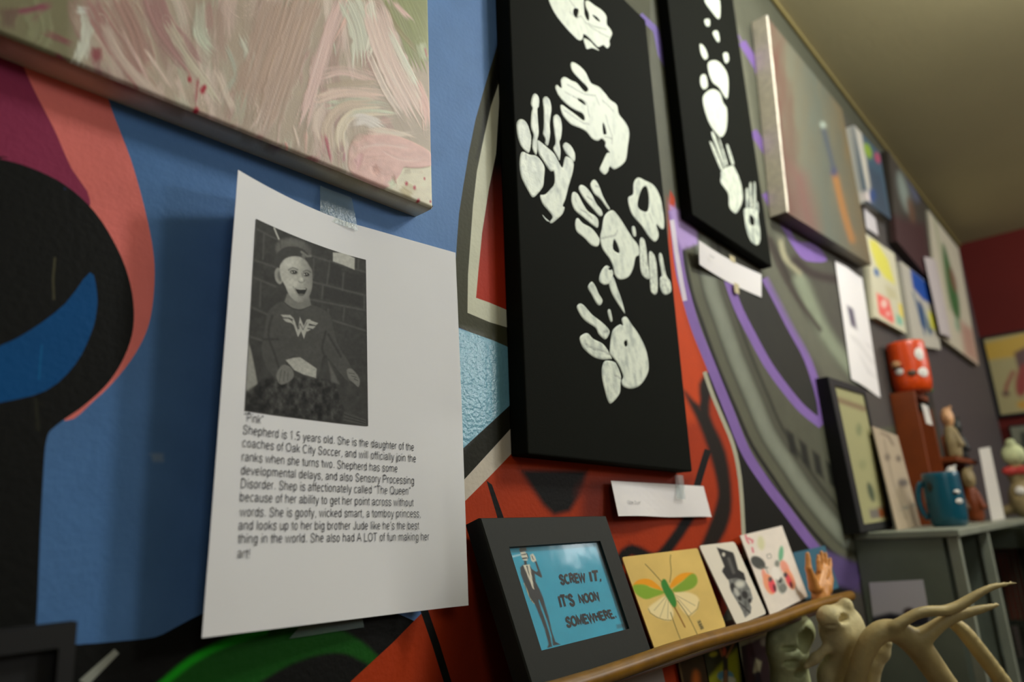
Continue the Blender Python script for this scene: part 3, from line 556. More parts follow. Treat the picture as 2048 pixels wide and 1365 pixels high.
handC = dict(grey=0.28, pieces=[(c_([(266, 490), (330, 535), (370, 570), (425, 620), (470, 700), (492, 742), (510, 755), (530, 665), (560, 652), (615, 705), (610, 800), (570, 940), (540, 1060), (512, 1130), (530, 1150), (510, 1210), (460, 1260), (410, 1300), (385, 1290), (410, 1240), (370, 1180), (312, 1110), (290, 1030), (340, 1020), (390, 970), (430, 910), (425, 800), (392, 795), (350, 740), (320, 690), (280, 630), (262, 560)]),),
    (c_([(60, 340), (85, 290), (130, 292), (170, 340), (195, 420), (205, 480), (188, 605), (150, 600), (100, 540), (70, 450)]),),
    (c_([(95, 650), (120, 603), (190, 632), (250, 642), (300, 690), (335, 760), (330, 860), (320, 940), (280, 1000), (220, 1050), (170, 980), (110, 860), (90, 750)]), [], [c_([(150, 600), (150, 680)])]),
    (c_([(200, 130), (220, 50), (250, 38), (280, 80), (280, 160), (265, 190), (270, 300), (278, 420), (262, 500), (262, 600), (248, 636), (215, 570), (215, 500), (225, 440), (200, 360), (205, 230), (215, 180)]),),
    (c_([(318, 90), (350, 65), (385, 100), (402, 180), (395, 250), (385, 340), (390, 430), (375, 520), (362, 545), (338, 525), (340, 480), (318, 430), (325, 360), (325, 200)]),),
    (c_([(418, 300), (425, 255), (455, 240), (490, 280), (505, 370), (495, 470), (480, 510), (490, 600), (480, 690), (445, 630), (418, 570), (440, 520), (430, 420)]),),
    (c_([(512, 545), (540, 512), (590, 545), (630, 620), (630, 690), (608, 698), (565, 648), (530, 600)]),),
    (c_([(310, 1215), (345, 1250), (385, 1285), (350, 1275)]),)])
handD = dict(grey=0.12, pieces=[(d_([(900, 600), (915, 520), (935, 420), (985, 375), (1020, 385), (1070, 450), (1120, 530), (1165, 600), (1210, 660), (1220, 735), (1190, 760), (1170, 850), (1130, 920), (1060, 940), (1020, 900), (1005, 830), (970, 760), (920, 690)]), [d_([(1015, 610), (1050, 680), (1055, 725), (1005, 690)])], [d_([(905, 605), (1020, 580), (1040, 540)])]),
    (d_([(665, 300), (670, 235), (690, 222), (720, 245), (760, 320), (800, 380), (860, 420), (885, 460), (880, 515), (840, 495), (760, 430), (690, 370)]), [], [d_([(690, 280), (700, 300)]), d_([(740, 370), (780, 390), (830, 440)])]),
    (d_([(725, 200), (740, 165), (780, 180), (830, 240), (870, 320), (910, 370), (920, 412), (890, 418), (830, 350), (770, 280)]), [], [d_([(790, 260), (830, 290)])]),
    (d_([(820, 170), (835, 130), (860, 125), (890, 170), (920, 250), (950, 310), (980, 360), (960, 360), (900, 280), (850, 235)]), [], [d_([(860, 175), (890, 185)])]),
    (d_([(695, 500), (700, 450), (720, 438), (760, 480), (830, 520), (885, 590), (896, 625), (880, 668), (830, 660), (770, 600), (710, 550)]),)])
handE = dict(grey=0.22, pieces=[(d_([(1130, 270), (1170, 240), (1175, 150), (1210, 105), (1270, 130), (1340, 170), (1390, 260), (1415, 380), (1425, 510), (1400, 525), (1360, 490), (1380, 580), (1350, 630), (1300, 590), (1240, 500), (1170, 420), (1140, 350)]), [d_([(1240, 200), (1280, 180), (1300, 270), (1290, 380), (1230, 370), (1205, 320)])], [d_([(1300, 400), (1330, 480)])]),
    (d_([(1160, 510), (1185, 510), (1195, 580), (1170, 580)]),),
    (d_([(1225, 620), (1260, 610), (1280, 700), (1290, 800), (1305, 930), (1260, 920), (1230, 850)]),),
    (d_([(1300, 730), (1330, 720), (1360, 800), (1370, 1040), (1320, 1045), (1308, 940)]),),
    (d_([(1380, 750), (1405, 735), (1440, 900), (1475, 960), (1480, 1040), (1430, 1065), (1395, 1020), (1390, 930), (1405, 900)]),)], thin=True)
handF = dict(grey=0.3, pieces=[(e_([(450, 820), (460, 720), (480, 640), (540, 590), (570, 600), (560, 540), (600, 520), (650, 590), (720, 690), (780, 820), (805, 960), (790, 1050), (730, 1140), (650, 1175), (575, 1155), (558, 1105), (572, 1060), (530, 960), (492, 905), (452, 860)]), [e_([(580, 750), (605, 735), (610, 780), (590, 790)])]),
    (e_([(250, 250), (285, 200), (320, 240), (350, 310), (385, 370), (365, 415), (330, 400), (280, 310)]),),
    (e_([(150, 430), (180, 398), (220, 420), (290, 500), (380, 570), (445, 640), (440, 690), (405, 725), (350, 680), (320, 620), (230, 560), (180, 500)]), [], [e_([(390, 660), (430, 650)])]),
    (e_([(180, 700), (245, 668), (300, 720), (380, 760), (430, 820), (448, 860), (470, 900), (440, 905), (390, 910), (310, 890), (220, 820), (185, 760)]), [], [e_([(230, 770), (300, 815), (380, 830), (440, 860)])]),
    (e_([(380, 980), (410, 920), (490, 930), (518, 965), (552, 1060), (548, 1130), (540, 1220), (470, 1305), (435, 1290), (400, 1170), (380, 1070)]), [], [e_([(490, 1050), (560, 1090)])]),
    (e_([(355, 190), (370, 110), (420, 52), (470, 90), (480, 140), (450, 210), (400, 228)]), [e_([(440, 75), (465, 70), (465, 92), (445, 92)])]),
    (e_([(442, 200), (478, 150), (520, 260), (560, 370), (590, 490), (550, 440), (470, 310)]),),
    (e_([(430, 470), (455, 455), (475, 550), (455, 560)]),)])
canvas_prints(hc, face1, (HY, HX, HZ, HR, T1), [handA, handB, handC, handD, handE, handF], ((0.003, 0.003), (HW - 0.003, HH - 0.003)))

T2 = 0.018; CX2, CZ2, CR2 = 0.832, CZ + 0.399, math.radians(1.2); CW2, CH2 = 0.272, 0.61; Y2 = D - T2
fc = thing('footprint_canvas', 'tall black canvas with white footprints and two small handprints', 'painting', (CX2, 0, CZ2))
face2 = canvas_body('stretched_canvas', fc, CX2, CZ2, CW2, CH2, T2, CR2, M['black_canvas'])
g_ = lambda p: K(1350, 0, 2.729, p)
foot1 = dict(name='footprint', sub='toe_mark', pieces=[(g_([(160, 0), (195, -40), (240, 0), (245, 80), (235, 103), (205, 70)]),)])
foot2 = dict(name='footprint', sub='toe_mark', pieces=[(g_([(180, 345), (215, 330), (250, 350), (285, 410), (290, 490), (280, 540), (240, 480), (205, 450), (185, 400)]),),
    (g_([(160, 110), (185, 105), (188, 140), (170, 142)]),), (g_([(205, 180), (230, 170), (242, 220), (230, 228)]),), (g_([(135, 240), (160, 260), (178, 310), (160, 325), (140, 290)]),), (g_([(262, 295), (285, 290), (292, 330), (275, 345)]),)])
foot3 = dict(name='footprint', sub='toe_mark', pieces=[(g_([(150, 545), (175, 500), (210, 488), (245, 510), (260, 560), (282, 600), (280, 700), (255, 748), (225, 730), (180, 660)]),), (g_([(140, 415), (165, 410), (178, 470), (155, 488), (138, 460)]),)])
hand4 = dict(grey=.2, thin=True, pieces=[(g_([(255, 930), (310, 905), (335, 940), (360, 1010), (368, 1090), (345, 1150), (325, 1165), (295, 1130), (290, 1060), (250, 1000), (250, 965)]),),
    (g_([(190, 785), (205, 790), (258, 912), (245, 922)]),), (g_([(200, 740), (215, 735), (272, 898), (262, 905)]),), (g_([(235, 745), (250, 780), (285, 890), (274, 892)]),), (g_([(280, 800), (290, 795), (320, 890), (307, 895)]),)])
hand5 = dict(grey=.5, thin=True, pieces=[(g_([(378, 1140), (440, 1145), (455, 1200), (465, 1300), (450, 1338), (415, 1320), (390, 1260), (380, 1200)]), [g_([(405, 1175), (430, 1190), (432, 1230), (410, 1225)])]),
    (g_([(385, 1040), (398, 1035), (400, 1132), (388, 1132)]),), (g_([(405, 1010), (415, 1008), (420, 1130), (408, 1130)]),), (g_([(428, 1005), (438, 1010), (440, 1136), (427, 1134)]),), (g_([(444, 1105), (452, 1110), (456, 1160), (447, 1160)]),)])
canvas_prints(fc, face2, (Y2, CX2, CZ2, CR2, T2), [foot1, foot2, foot3, hand4, hand5], ((0.003, 0.003), (CW2 - 0.003, CH2 - 0.003)))

# ---- the thickly brushed pink painting
T3 = 0.021; PX1, PZ0, PY = 0.3545, CZ + 0.2505, D - T3
PX0, PZ1 = PX1 - 0.61, PZ0 + 0.457
pk = thing('pink_painting', 'thickly brushed pink and beige abstract canvas above the printed sheet', 'painting', (PX1, 0, PZ0))
def brush(P, C, H, pts, w, col, amp=0.15, alpha=1.0, seed=0, relief=1.0):
    pts = smooth_poly(pts, 5, False) if len(pts) > 2 else np.asarray(pts, float)
    pad = w; lo = pts.min(0) - pad; hi = pts.max(0) + pad; m = np.where((P[:, 0] > lo[0]) & (P[:, 0] < hi[0]) & (P[:, 1] > lo[1]) & (P[:, 1] < hi[1]))[0]
    if not len(m): return
    d, par, side, L = seg_dist(P[m], pts, False); ac = d * side
    br = vnoise(ac / 2.2 + seed * 13.7, par / 70 + seed, seed); br2 = vnoise(ac / 7 + seed * 3.1, par / 120, seed + 1)
    edge = w / 2 * (0.82 + 0.36 * vnoise(par / 16 + seed, np.full_like(par, seed * 1.7), seed + 2))
    rg = min(60.0, L * .3); f1 = min(22.0, L * .25); f2 = min(16.0, L * .2); a = np.clip((edge - d) / 5.0 + (br - .5) * 1.2, 0, 1) * np.clip((L - par + (br - .75) * rg) / f1, 0, 1) * np.clip((par + (br - .6) * rg * .5) / f2, 0, 1)
    a = a * alpha * np.clip(0.45 + 1.1 * br2, 0, 1)
    c = np.asarray(col)[None] * (1 + amp * ((br - .5) * 1.3 + (br2 - .5)))[:, None]
    C[m] = C[m] * (1 - a[:, None]) + c * a[:, None]
    H[m] = H[m] * (1 - 0.7 * a) + a * relief * 0.13 * (0.0004 + 0.0011 * br + 0.0007 * np.exp(-((edge - d) / 3.0) ** 2))
def pink_paint(P):
    n = fbm(P[:, 0] / 40, P[:, 1] / 90, 2); C = np.asarray(S(150, 136, 120))[None] * (0.85 + .3 * n)[:, None]; H = np.zeros(len(P)); x, y = P[:, 0], P[:, 1]
    gl = np.clip((190 - x) / 60, 0, 1)[:, None]; C = C * (1 - gl) + np.asarray(S(104, 100, 74)) * gl
    gr = (np.clip((x - 780) / 40, 0, 1) * np.clip((130 - y) / 60, 0, 1))[:, None]; C = C * (1 - gr) + np.asarray(S(116, 120, 78)) * gr
    R = random.Random(11)
    pal = [(168, 148, 138), (150, 134, 120), (184, 166, 156), (138, 122, 108), (158, 158, 140), (192, 172, 162), (146, 114, 108)]
    for i in range(230):
        cx = R.uniform(150, 800); cy = R.uniform(-60, 360); ln = R.uniform(60, 170); w = R.uniform(10, 34)
        dx = 0.42 if cx < 300 else (0.42 - (cx - 300) / 250 * 0.75 if cx < 560 else (-0.33 + (cx - 560) / 240 * 0.9)); k = ln / math.hypot(dx, 1)
        col = R.choice(pal); 
        if cx < 340 and R.random() < .5: col = R.choice([(142, 108, 104), (126, 88, 88), (156, 134, 120)])
        bend_ = R.uniform(-12, 12); brush(P, C, H, [(cx - dx * k / 2, cy - k / 2), (cx + bend_, cy), (cx + dx * k / 2, cy + k / 2)], w, S(*col), .16, R.uniform(.35, .7), i + 20, .8)
    for i in range(170):                                 # the parts of the canvas above and left of the photograph's edge
        cx = R.uniform(-1300, 850); cy = R.uniform(-900, -30) if cx > 0 else R.uniform(-1500, 60); ln = R.uniform(120, 320); dx = R.uniform(-.4, .5); k = ln / math.hypot(dx, 1)
        brush(P, C, H, [(cx - dx * k / 2, cy - k / 2), (cx + R.uniform(-20, 20), cy), (cx + dx * k / 2, min(cy + k / 2, 0) if cx > 0 else cy + k / 2)], R.uniform(30, 80), S(*R.choice(pal + [(142, 108, 104), (116, 116, 82), (206, 182, 172)])), .16, R.uniform(.5, .9), i + 700, .8)
    B = lambda pts, w, col, **q: brush(P, C, H, pts, w, S(*col), **q)
    # olive and crimson at the left end
    for i, (p, w, col) in enumerate([([(60, 0), (80, 60), (60, 100)], 60, (112, 112, 84)), ([(0, 30), (60, 20), (110, 5)], 16, (112, 54, 70)), ([(60, 50), (90, 20), (115, 5)], 10, (118, 48, 72)), ([(30, 80), (36, 105)], 12, (120, 84, 20)), ([(85, 65), (120, 80), (150, 95)], 18, (112, 52, 64)), ([(110, 110), (140, 130)], 14, (108, 46, 58)), ([(20, 10), (10, 70)], 40, (92, 74, 62)), ([(190, 90), (195, 135)], 22, (120, 54, 62)),
        ([(165, 12), (175, 50), (168, 90), (152, 140)], 30, (176, 178, 164)), ([(150, 20), (182, 22)], 18, (186, 188, 178))]): B(p, w, col, seed=300 + i, alpha=.9)
    for i, (p, w, col) in enumerate([([(175, 0), (215, 70), (300, 190)], 40, (140, 104, 98)), ([(225, -10), (265, 60), (290, 150)], 60, (142, 112, 102)), ([(300, -10), (330, 60), (400, 150)], 55, (140, 106, 102)), ([(400, 0), (400, 70), (430, 110)], 26, (166, 170, 152)), ([(330, 40), (370, 110), (440, 210)], 22, (168, 160, 142)), ([(200, 40), (250, 130), (330, 210)], 24, (166, 150, 138)), ([(480, 70), (500, 130), (480, 190)], 24, (164, 162, 148)),
        ([(560, -10), (530, 90), (490, 230)], 70, (152, 130, 116)), ([(620, -10), (580, 110), (530, 260)], 60, (154, 132, 118)), ([(690, -20), (660, 60), (630, 160), (600, 260)], 34, (196, 168, 160)),
        ([(612, -10), (590, 60)], 3, (206, 184, 140)), ([(604, 45), (575, 130)], 3, (204, 182, 140)), ([(548, 110), (540, 140)], 2, (200, 180, 140)), ([(700, 0), (690, 40), (665, 90)], 10, (214, 174, 160)),
        ([(690, -10), (720, 60), (728, 140)], 50, (172, 172, 156)), ([(735, -10), (745, 60), (730, 120)], 26, (184, 178, 164)), ([(668, 85), (672, 115)], 9, (170, 178, 160)),
        ([(640, 150), (690, 142), (770, 170)], 26, (206, 178, 168)), ([(640, 175), (700, 168), (775, 165)], 14, (150, 134, 116)), ([(632, 200), (690, 185), (780, 195)], 24, (198, 174, 160)), ([(650, 215), (720, 205), (780, 215)], 20, (164, 166, 146)),
        ([(655, 300), (655, 250), (690, 215), (760, 212)], 26, (170, 152, 134)), ([(680, 300), (680, 260), (710, 228), (790, 222)], 24, (182, 170, 150)), ([(640, 290), (630, 240), (660, 205)], 16, (190, 172, 158)), ([(690, 230), (740, 222), (800, 228)], 16, (170, 172, 152)),
        ([(700, 242), (730, 240), (770, 262)], 26, (212, 204, 196)), ([(755, 245), (790, 240)], 12, (168, 140, 130)), ([(730, 262), (780, 268), (830, 285)], 22, (206, 188, 172)),
        ([(790, -20), (825, 60), (862, 150)], 70, (116, 120, 78)), ([(770, 0), (790, 50), (840, 110)], 12, (122, 112, 78)), ([(783, 0), (800, 20), (824, 45)], 14, (226, 192, 182)), ([(838, 85), (848, 125)], 20, (150, 156, 128)), ([(848, 95), (854, 118)], 6, (150, 50, 74)),
        ([(748, 20), (770, 90), (800, 160), (850, 250)], 62, (208, 184, 172)), ([(740, 110), (770, 180), (810, 240)], 18, (196, 180, 168)), ([(775, 60), (820, 150), (858, 220)], 16, (186, 184, 168)), ([(830, 160), (848, 200), (858, 270)], 20, (226, 184, 172))]): B(p, w, col, seed=400 + i, alpha=.97, relief=1.2)
    # pink pool in the corner, raw canvas below it
    q = np.asarray([(702, 285), (715, 268), (745, 262), (800, 275), (845, 295), (864, 312), (864, 330), (845, 336), (822, 337), (806, 336), (800, 348), (790, 362), (772, 376), (748, 372), (700, 345), (695, 310)], float); ps = smooth_poly(q, 4)
    raw = [(770, 376), (800, 348), (806, 336), (845, 336), (870, 325), (890, 440), (800, 420)]
    for pl, col, hgt, so in ((raw, (186, 180, 158), 0, 2), (ps, (232, 188, 178), 0.0005, 2.5)):
        dd = seg_dist(P, pl, True)[0]; a = np.clip(0.5 + np.where(inside(P, pl), dd, -dd) / so, 0, 1); w = (0.88 + .24 * fbm(x / 18, y / 10, 9))[:, None]; a = a * (1 if hgt == 0 else np.clip((x - 690 + (y - 270) * .6 + 40 * (fbm(x / 12, y / 12, 14) - .5)) / 50, 0, 1) * np.clip((y - 262 + (x - 700) * .12 + 30 * (fbm(x / 30, y / 6, 15) - .5)) / 14, 0, 1))
        C = C * (1 - a[:, None]) + np.asarray(S(*col)) * w * a[:, None]; H = H * (1 - a) + a * hgt * (0.7 + 0.5 * fbm(x / 16, y / 16, 4))
    for i, (p, w, col) in enumerate([([(735, 262), (800, 268), (840, 262)], 14, (210, 196, 180)), ([(706, 330), (720, 312), (712, 345)], 12, (196, 150, 150)), ([(740, 335), (760, 350)], 20, (186, 146, 136)), ([(648, 270), (655, 300), (662, 330)], 8, (146, 60, 78)), ([(690, 300), (684, 330)], 6, (160, 84, 110)), ([(782, 352), (790, 372)], 12, (150, 120, 104)), ([(800, 372), (830, 392)], 28, (150, 138, 100)), ([(775, 372), (790, 360)], 16, (170, 176, 150)), ([(806, 342), (824, 342)], 14, (146, 134, 110)), ([(838, 342), (842, 350)], 7, (166, 130, 106))]): B(p, w, col, seed=500 + i, alpha=.9)
    for i, (p, w, col) in enumerate([([(710, 300), (760, 290), (830, 300)], 12, (240, 206, 196)), ([(720, 318), (780, 312)], 10, (214, 172, 160)), ([(735, 285), (700, 320), (705, 350)], 8, (214, 180, 166)), ([(760, 300), (800, 320), (850, 322)], 9, (238, 200, 190)), ([(706, 318), (716, 336)], 12, (170, 120, 122)), ([(742, 330), (752, 352)], 16, (164, 122, 112)), ([(560, 240), (552, 300)], 8, (206, 178, 170)), ([(585, 250), (600, 300)], 10, (204, 186, 172)), ([(610, 262), (612, 318)], 6, (226, 180, 168)), ([(570, 285), (578, 305)], 5, (224, 160, 150)), ([(640, 262), (650, 320)], 7, (150, 70, 86)), ([(682, 290), (690, 330)], 6, (150, 76, 104)), ([(430, 140), (470, 230)], 16, (178, 164, 150)), ([(395, 150), (390, 215)], 10, (140, 60, 70)), ([(376, 140), (386, 180)], 8, (150, 90, 90)), ([(290, 100), (350, 190)], 10, (190, 172, 160)), ([(240, 60), (300, 170)], 8, (184, 160, 152)), ([(450, 90), (470, 150), (440, 200)], 14, (150, 152, 138))]): B(p, w, col, seed=600 + i, alpha=.85)
    for sx, sy, r in ((828, 376, 3), (836, 402, 3), (812, 368, 3), (848, 358, 2), (820, 408, 2.5), (860, 404, 2), (404, 182, 5), (408, 176, 4), (378, 160, 4), (392, 222, 5)):
        a = np.clip(1.5 - np.hypot(x - sx, (y - sy) * .7) / r, 0, 1)[:, None]; C = C * (1 - a) + np.asarray(S(146, 30, 48)) * a
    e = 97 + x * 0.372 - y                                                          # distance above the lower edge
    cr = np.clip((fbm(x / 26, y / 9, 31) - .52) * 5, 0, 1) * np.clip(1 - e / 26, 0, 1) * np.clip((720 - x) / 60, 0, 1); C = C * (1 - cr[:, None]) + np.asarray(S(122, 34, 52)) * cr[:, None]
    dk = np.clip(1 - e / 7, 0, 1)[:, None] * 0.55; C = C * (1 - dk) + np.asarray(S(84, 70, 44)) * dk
    return np.clip(C, 0.01, .88), H
def build_pink():
    xs = np.concatenate([np.linspace(PX0, 0.02, 100)[:-1], np.arange(0.02, PX1, 0.0008), [PX1]]); zs = np.concatenate([np.arange(PZ0, PZ0 + 0.27, 0.0008), np.linspace(PZ0 + 0.272, PZ1, 70)])[::-1]
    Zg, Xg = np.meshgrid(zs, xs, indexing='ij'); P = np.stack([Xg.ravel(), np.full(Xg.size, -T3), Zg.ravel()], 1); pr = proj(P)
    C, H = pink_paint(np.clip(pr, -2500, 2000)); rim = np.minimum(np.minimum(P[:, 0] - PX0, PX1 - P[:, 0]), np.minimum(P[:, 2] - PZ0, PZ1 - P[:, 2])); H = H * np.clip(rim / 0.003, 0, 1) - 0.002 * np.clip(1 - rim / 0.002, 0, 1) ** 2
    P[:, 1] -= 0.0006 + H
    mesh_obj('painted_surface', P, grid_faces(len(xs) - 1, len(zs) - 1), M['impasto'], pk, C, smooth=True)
    n = 150; V = []; C2 = []; Fc = []; 
    def strip(pts_f, pts_b):
        o = len(V); k = len(pts_f); V.extend(pts_f); V.extend(pts_b); Fc.extend([(o + i, o + k + i, o + k + i + 1, o + i + 1) for i in range(k - 1)])
    rows = [(-T3 - 0.0004, 0.002), (-T3 + .002, 0.0004), (-T3 * .6, 0), (-T3 * .3, 0), (0.0, 0)]
    xx = np.linspace(PX0, PX1, n)
    for (ya, za), (yb, zb) in zip(rows[:-1], rows[1:]): strip([(x, ya, PZ0 + za) for x in xx], [(x, yb, PZ0 + zb) for x in xx])
    zz = np.linspace(PZ0, PZ1, 60)
    for (ya, za), (yb, zb) in zip(rows[:-1], rows[1:]): strip([(PX1 - za, ya, z) for z in zz], [(PX1 - zb, yb, z) for z in zz]); strip([(PX0 + za, ya, z) for z in zz][::-1], [(PX0 + zb, yb, z) for z in zz][::-1])
    strip([(x, -T3, PZ1) for x in xx], [(x, 0, PZ1) for x in xx])
    A = np.array(V); t = (A[:, 1] + T3) / T3; n1 = fbm(A[:, 0] * 60, A[:, 2] * 60 + A[:, 1] * 90, 8); edge = np.clip((0.42 + 0.5 * (n1 - .5) - t) * 6, 0, 1)[:, None]
    C2 = np.asarray(S(200, 192, 168, 2.2)) * (1 - edge) + np.asarray(S(120, 104, 72, 2.2)) * edge; cr = np.clip((fbm(A[:, 0] * 90 + 5, A[:, 2] * 50, 3) - .55) * 5, 0, 1)[:, None] * np.clip(1 - 2.2 * t, 0, 1)[:, None]; C2 = C2 * (1 - cr) + np.asarray(S(110, 34, 48)) * cr
    mesh_obj('wrapped_edge', A, Fc, M['canvas'], pk, C2)
build_pink()

# ------------------------------------------------------------------ the printed sheet beside the corner of the pink painting
SHW, SHH = 0.2159, 0.2794
def sheet_pos(u, v):                                 # u 0..1 across, v 0..1 down the page -> world
    u = np.asarray(u, float); v = np.asarray(v, float)
    yt = D - 0.0025 - 0.0265 * np.clip(1 - u / 0.52, 0, 1) ** 1.7; yb = D - 0.0025 - 0.020 * np.clip(1 - u / 0.9, 0, 1) ** 1.15
    Y = yt * (1 - v) + yb * v - 0.0012 * np.sin(v * math.pi) * np.clip((u - .4), 0, 1)
    xl = 0.1880 * (1 - v) + 0.1860 * v; xr = 0.3965 * (1 - v) + 0.3985 * v
    zt = CZ + 0.2185 + 0.0115 * u; zb = CZ - 0.0445 - 0.0068 * u
    P = np.stack([xl + (xr - xl) * u, Y - D, zt * (1 - v) + zb * v], -1)
    lift = 0.026 * np.clip((u - .62) / .38, 0, 1) ** 1.6 * np.clip((v - .5) / .5, 0, 1) ** 1.2      # the loose lower right corner curls off the wall
    return P + (CAM - P) * (lift / D)[..., None]
def page_uv(px, py):
    q = np.array([0.5, 0.5])
    for _ in range(14):
        f0 = proj(sheet_pos(*q)[None])[0]; J = np.stack([(proj(sheet_pos(q[0] + 1e-4, q[1])[None])[0] - f0) / 1e-4, (proj(sheet_pos(q[0], q[1] + 1e-4)[None])[0] - f0) / 1e-4], 1)
        q = q + np.linalg.solve(J, np.array([px, py]) - f0)
    return q
PG = thing('printed_sheet', 'white letter sheet with a printed photograph and paragraph, taped below the pink painting', 'paper', tuple(sheet_pos(.5, 1.0)))
def paper_mesh():
    nx, ny = 60, 60; u = np.linspace(0, 1, nx + 1); v = np.linspace(0, 1, ny + 1); Vg, U = np.meshgrid(v, u, indexing='ij'); U = U.ravel(); Vg = Vg.ravel()
    P = sheet_pos(U, Vg); P[:, 1] -= 0.0005 * fbm(U * 5, Vg * 6, 3); n = len(P); Pb = P + np.array([0, 0.00012, 0]); f = grid_faces(nx, ny)
    mesh_obj('page', np.concatenate([P, Pb]), [tuple(q) for q in f] + [tuple(q[::-1] + n) for q in f], mat('white_paper', S(184, 184, 184, 1.72), 0.7, (35, 0.12, 0.002), 0.25), PG, smooth=True)
paper_mesh()
INK_LIFT = 0.0007
def page_text(body, p0, p1, hpx=None):
    """one printed line: baseline from survey point p0 to p1"""
    V, Fc = text_mesh(body); w = V[:, 0].max() - V[:, 0].min(); a = page_uv(*p0); b = page_uv(*p1)
    k = np.linalg.norm((b - a) * np.array([SHW, SHH])) / w; u = a[0] + (V[:, 0] - V[:, 0].min()) / w * (b[0] - a[0]); v = a[1] + (V[:, 0] - V[:, 0].min()) / w * (b[1] - a[1]) - V[:, 1] * TXT_H / SHH
    P = sheet_pos(u, v); P[:, 1] -= INK_LIFT; mesh_obj('text_line', P, Fc, M['ink'], PG)
TXT_H = 0.0072
for body, p0, p1 in [('\u201cPink\u201d', (488, 843), (525, 849)), ('Shepherd is 1.5 years old. She is the daughter of the', (485, 868), (827, 902)), ('coaches of Oak City Soccer, and will officially join the', (484, 894), (831, 925)), ('ranks when she turns two. Shepherd has some', (483, 922), (794, 945)),
    ('developmental delays, and also Sensory Processing', (481, 949), (827, 969)), ('Disorder. Shep is affectionately called \u201cThe Queen\u201d', (481, 976), (820, 990)), ('because of her ability to get her point across without', (479, 1003), (826, 1013)), ('words. She is goofy, wicked smart, a tomboy princess,', (478, 1033), (840, 1035)),
    ('and looks up to her big brother Jude like he\u2019s the best', (476, 1060), (837, 1059)), ('thing in the world. She also had A LOT of fun making her', (475, 1087), (857, 1081)), ('art!', (474, 1116), (498, 1117))]: page_text(body, p0, p1)
# the grey photograph printed on the sheet
pc = lambda p: K(480, 430, 3.173, p); g1 = lambda v: S(v, v, v * .95, 1.72)
PH = Paint(lambda P: np.asarray(g1(46))[None] * (0.7 + .6 * fbm(P[:, 0] / 14, P[:, 1] / 14, 12))[:, None])
for l in ([(90, 80), (200, 140), (320, 190), (460, 262), (800, 365)], [(84, 285), (235, 335)], [(455, 425), (800, 512)], [(450, 538), (795, 606)], [(75, 392), (225, 455)], [(60, 580), (190, 640)], [(590, 670), (795, 735)], [(50, 770), (150, 800)]): PH.line(pc(l), 3.2, g1(66), 2.4)
for l in ([(152, 120), (146, 280)], [(100, 20), (96, 180)], [(572, 290), (552, 440)], [(657, 370), (650, 482)], [(527, 450), (520, 530)], [(662, 590), (655, 668)], [(132, 425), (126, 585)], [(468, 280), (464, 400)], [(752, 280), (750, 340)], [(790, 520), (788, 600)], [(560, 600), (556, 700)]): PH.line(pc(l), 3, g1(64), 2.2)
for q in ([(575, 300), (645, 330), (640, 450), (565, 430)], [(670, 360), (780, 395), (775, 490), (660, 470)], [(535, 455), (770, 520), (765, 580), (530, 530)]): PH.poly(pc(q), g1(40), 3)
PH.poly(pc([(590, 240), (660, 240), (728, 275), (726, 348), (660, 320), (590, 295)]), g1(150), 1.5).line(pc([(218, 85), (232, 120), (246, 152)]), 3, g1(150), 1)
PH.poly(pc([(50, 790), (75, 880), (112, 1075), (34, 1122)]), g1(116), 1.5).ell(*pc([(85, 1130)])[0], 12, 12, g1(90), 0, 4)
PH.poly(pc([(30, 1140), (150, 1040), (260, 1030), (480, 1030), (600, 1060), (660, 1240), (640, 1330), (30, 1240)]), lambda Q: np.asarray(g1(40))[None] * (0.1 + 3.6 * fbm(Q[:, 0] / 8, Q[:, 1] / 11, 21) ** 2.4)[:, None], 3)
PH.poly(pc([(660, 1250), (800, 1300), (800, 1345), (655, 1310)]), g1(58), 2)
for k in range(3): PH.line(pc([(660, 1268 + k * 22), (795, 1312 + k * 14)]), 1.6, g1(34), .8)
PH.poly(pc([(285, 548), (210, 580), (172, 640), (152, 760), (138, 850), (160, 950), (200, 1010), (250, 1050), (300, 925), (360, 900), (400, 1010), (490, 1040), (530, 890), (600, 960), (690, 1060), (715, 985), (620, 820), (590, 700), (560, 620), (450, 572), (380, 600), (320, 590)]), lambda Q: np.asarray(g1(57))[None] * (0.86 + .3 * fbm(Q[:, 0] / 20, Q[:, 1] / 20, 41))[:, None], 1.5, 3)
for l in ([(205, 640), (180, 760), (225, 900), (250, 980)], [(545, 740), (520, 850), (545, 900)], [(150, 790), (240, 790)], [(560, 760), (640, 900)]): PH.line(pc(l), 4, g1(40), 3, 3)
PH.poly(pc([(560, 930), (600, 1010), (630, 1075), (580, 1060)]), g1(74), 3)
PH.ell(*pc([(338, 226)])[0], 36, 24, lambda Q: np.asarray(g1(78))[None] * (0.6 + .8 * fbm(Q[:, 0] / 3, Q[:, 1] / 9, 71))[:, None], 14, 5).ell(*pc([(340, 185)])[0], 20, 9, g1(82), 15, 5)
PH.poly(pc([(300, 500), (280, 560), (330, 592), (385, 602), (430, 590), (452, 578), (440, 520)]), g1(96), 2)
PH.line(pc([(280, 556), (330, 592), (385, 603), (452, 578)]), 2, g1(44), 1, 3)
PH.ell(*pc([(247, 388)])[0], 8.5, 16.5, g1(120), -8, 1.2).ell(*pc([(252, 392)])[0], 4, 10, g1(88), -8, 2)
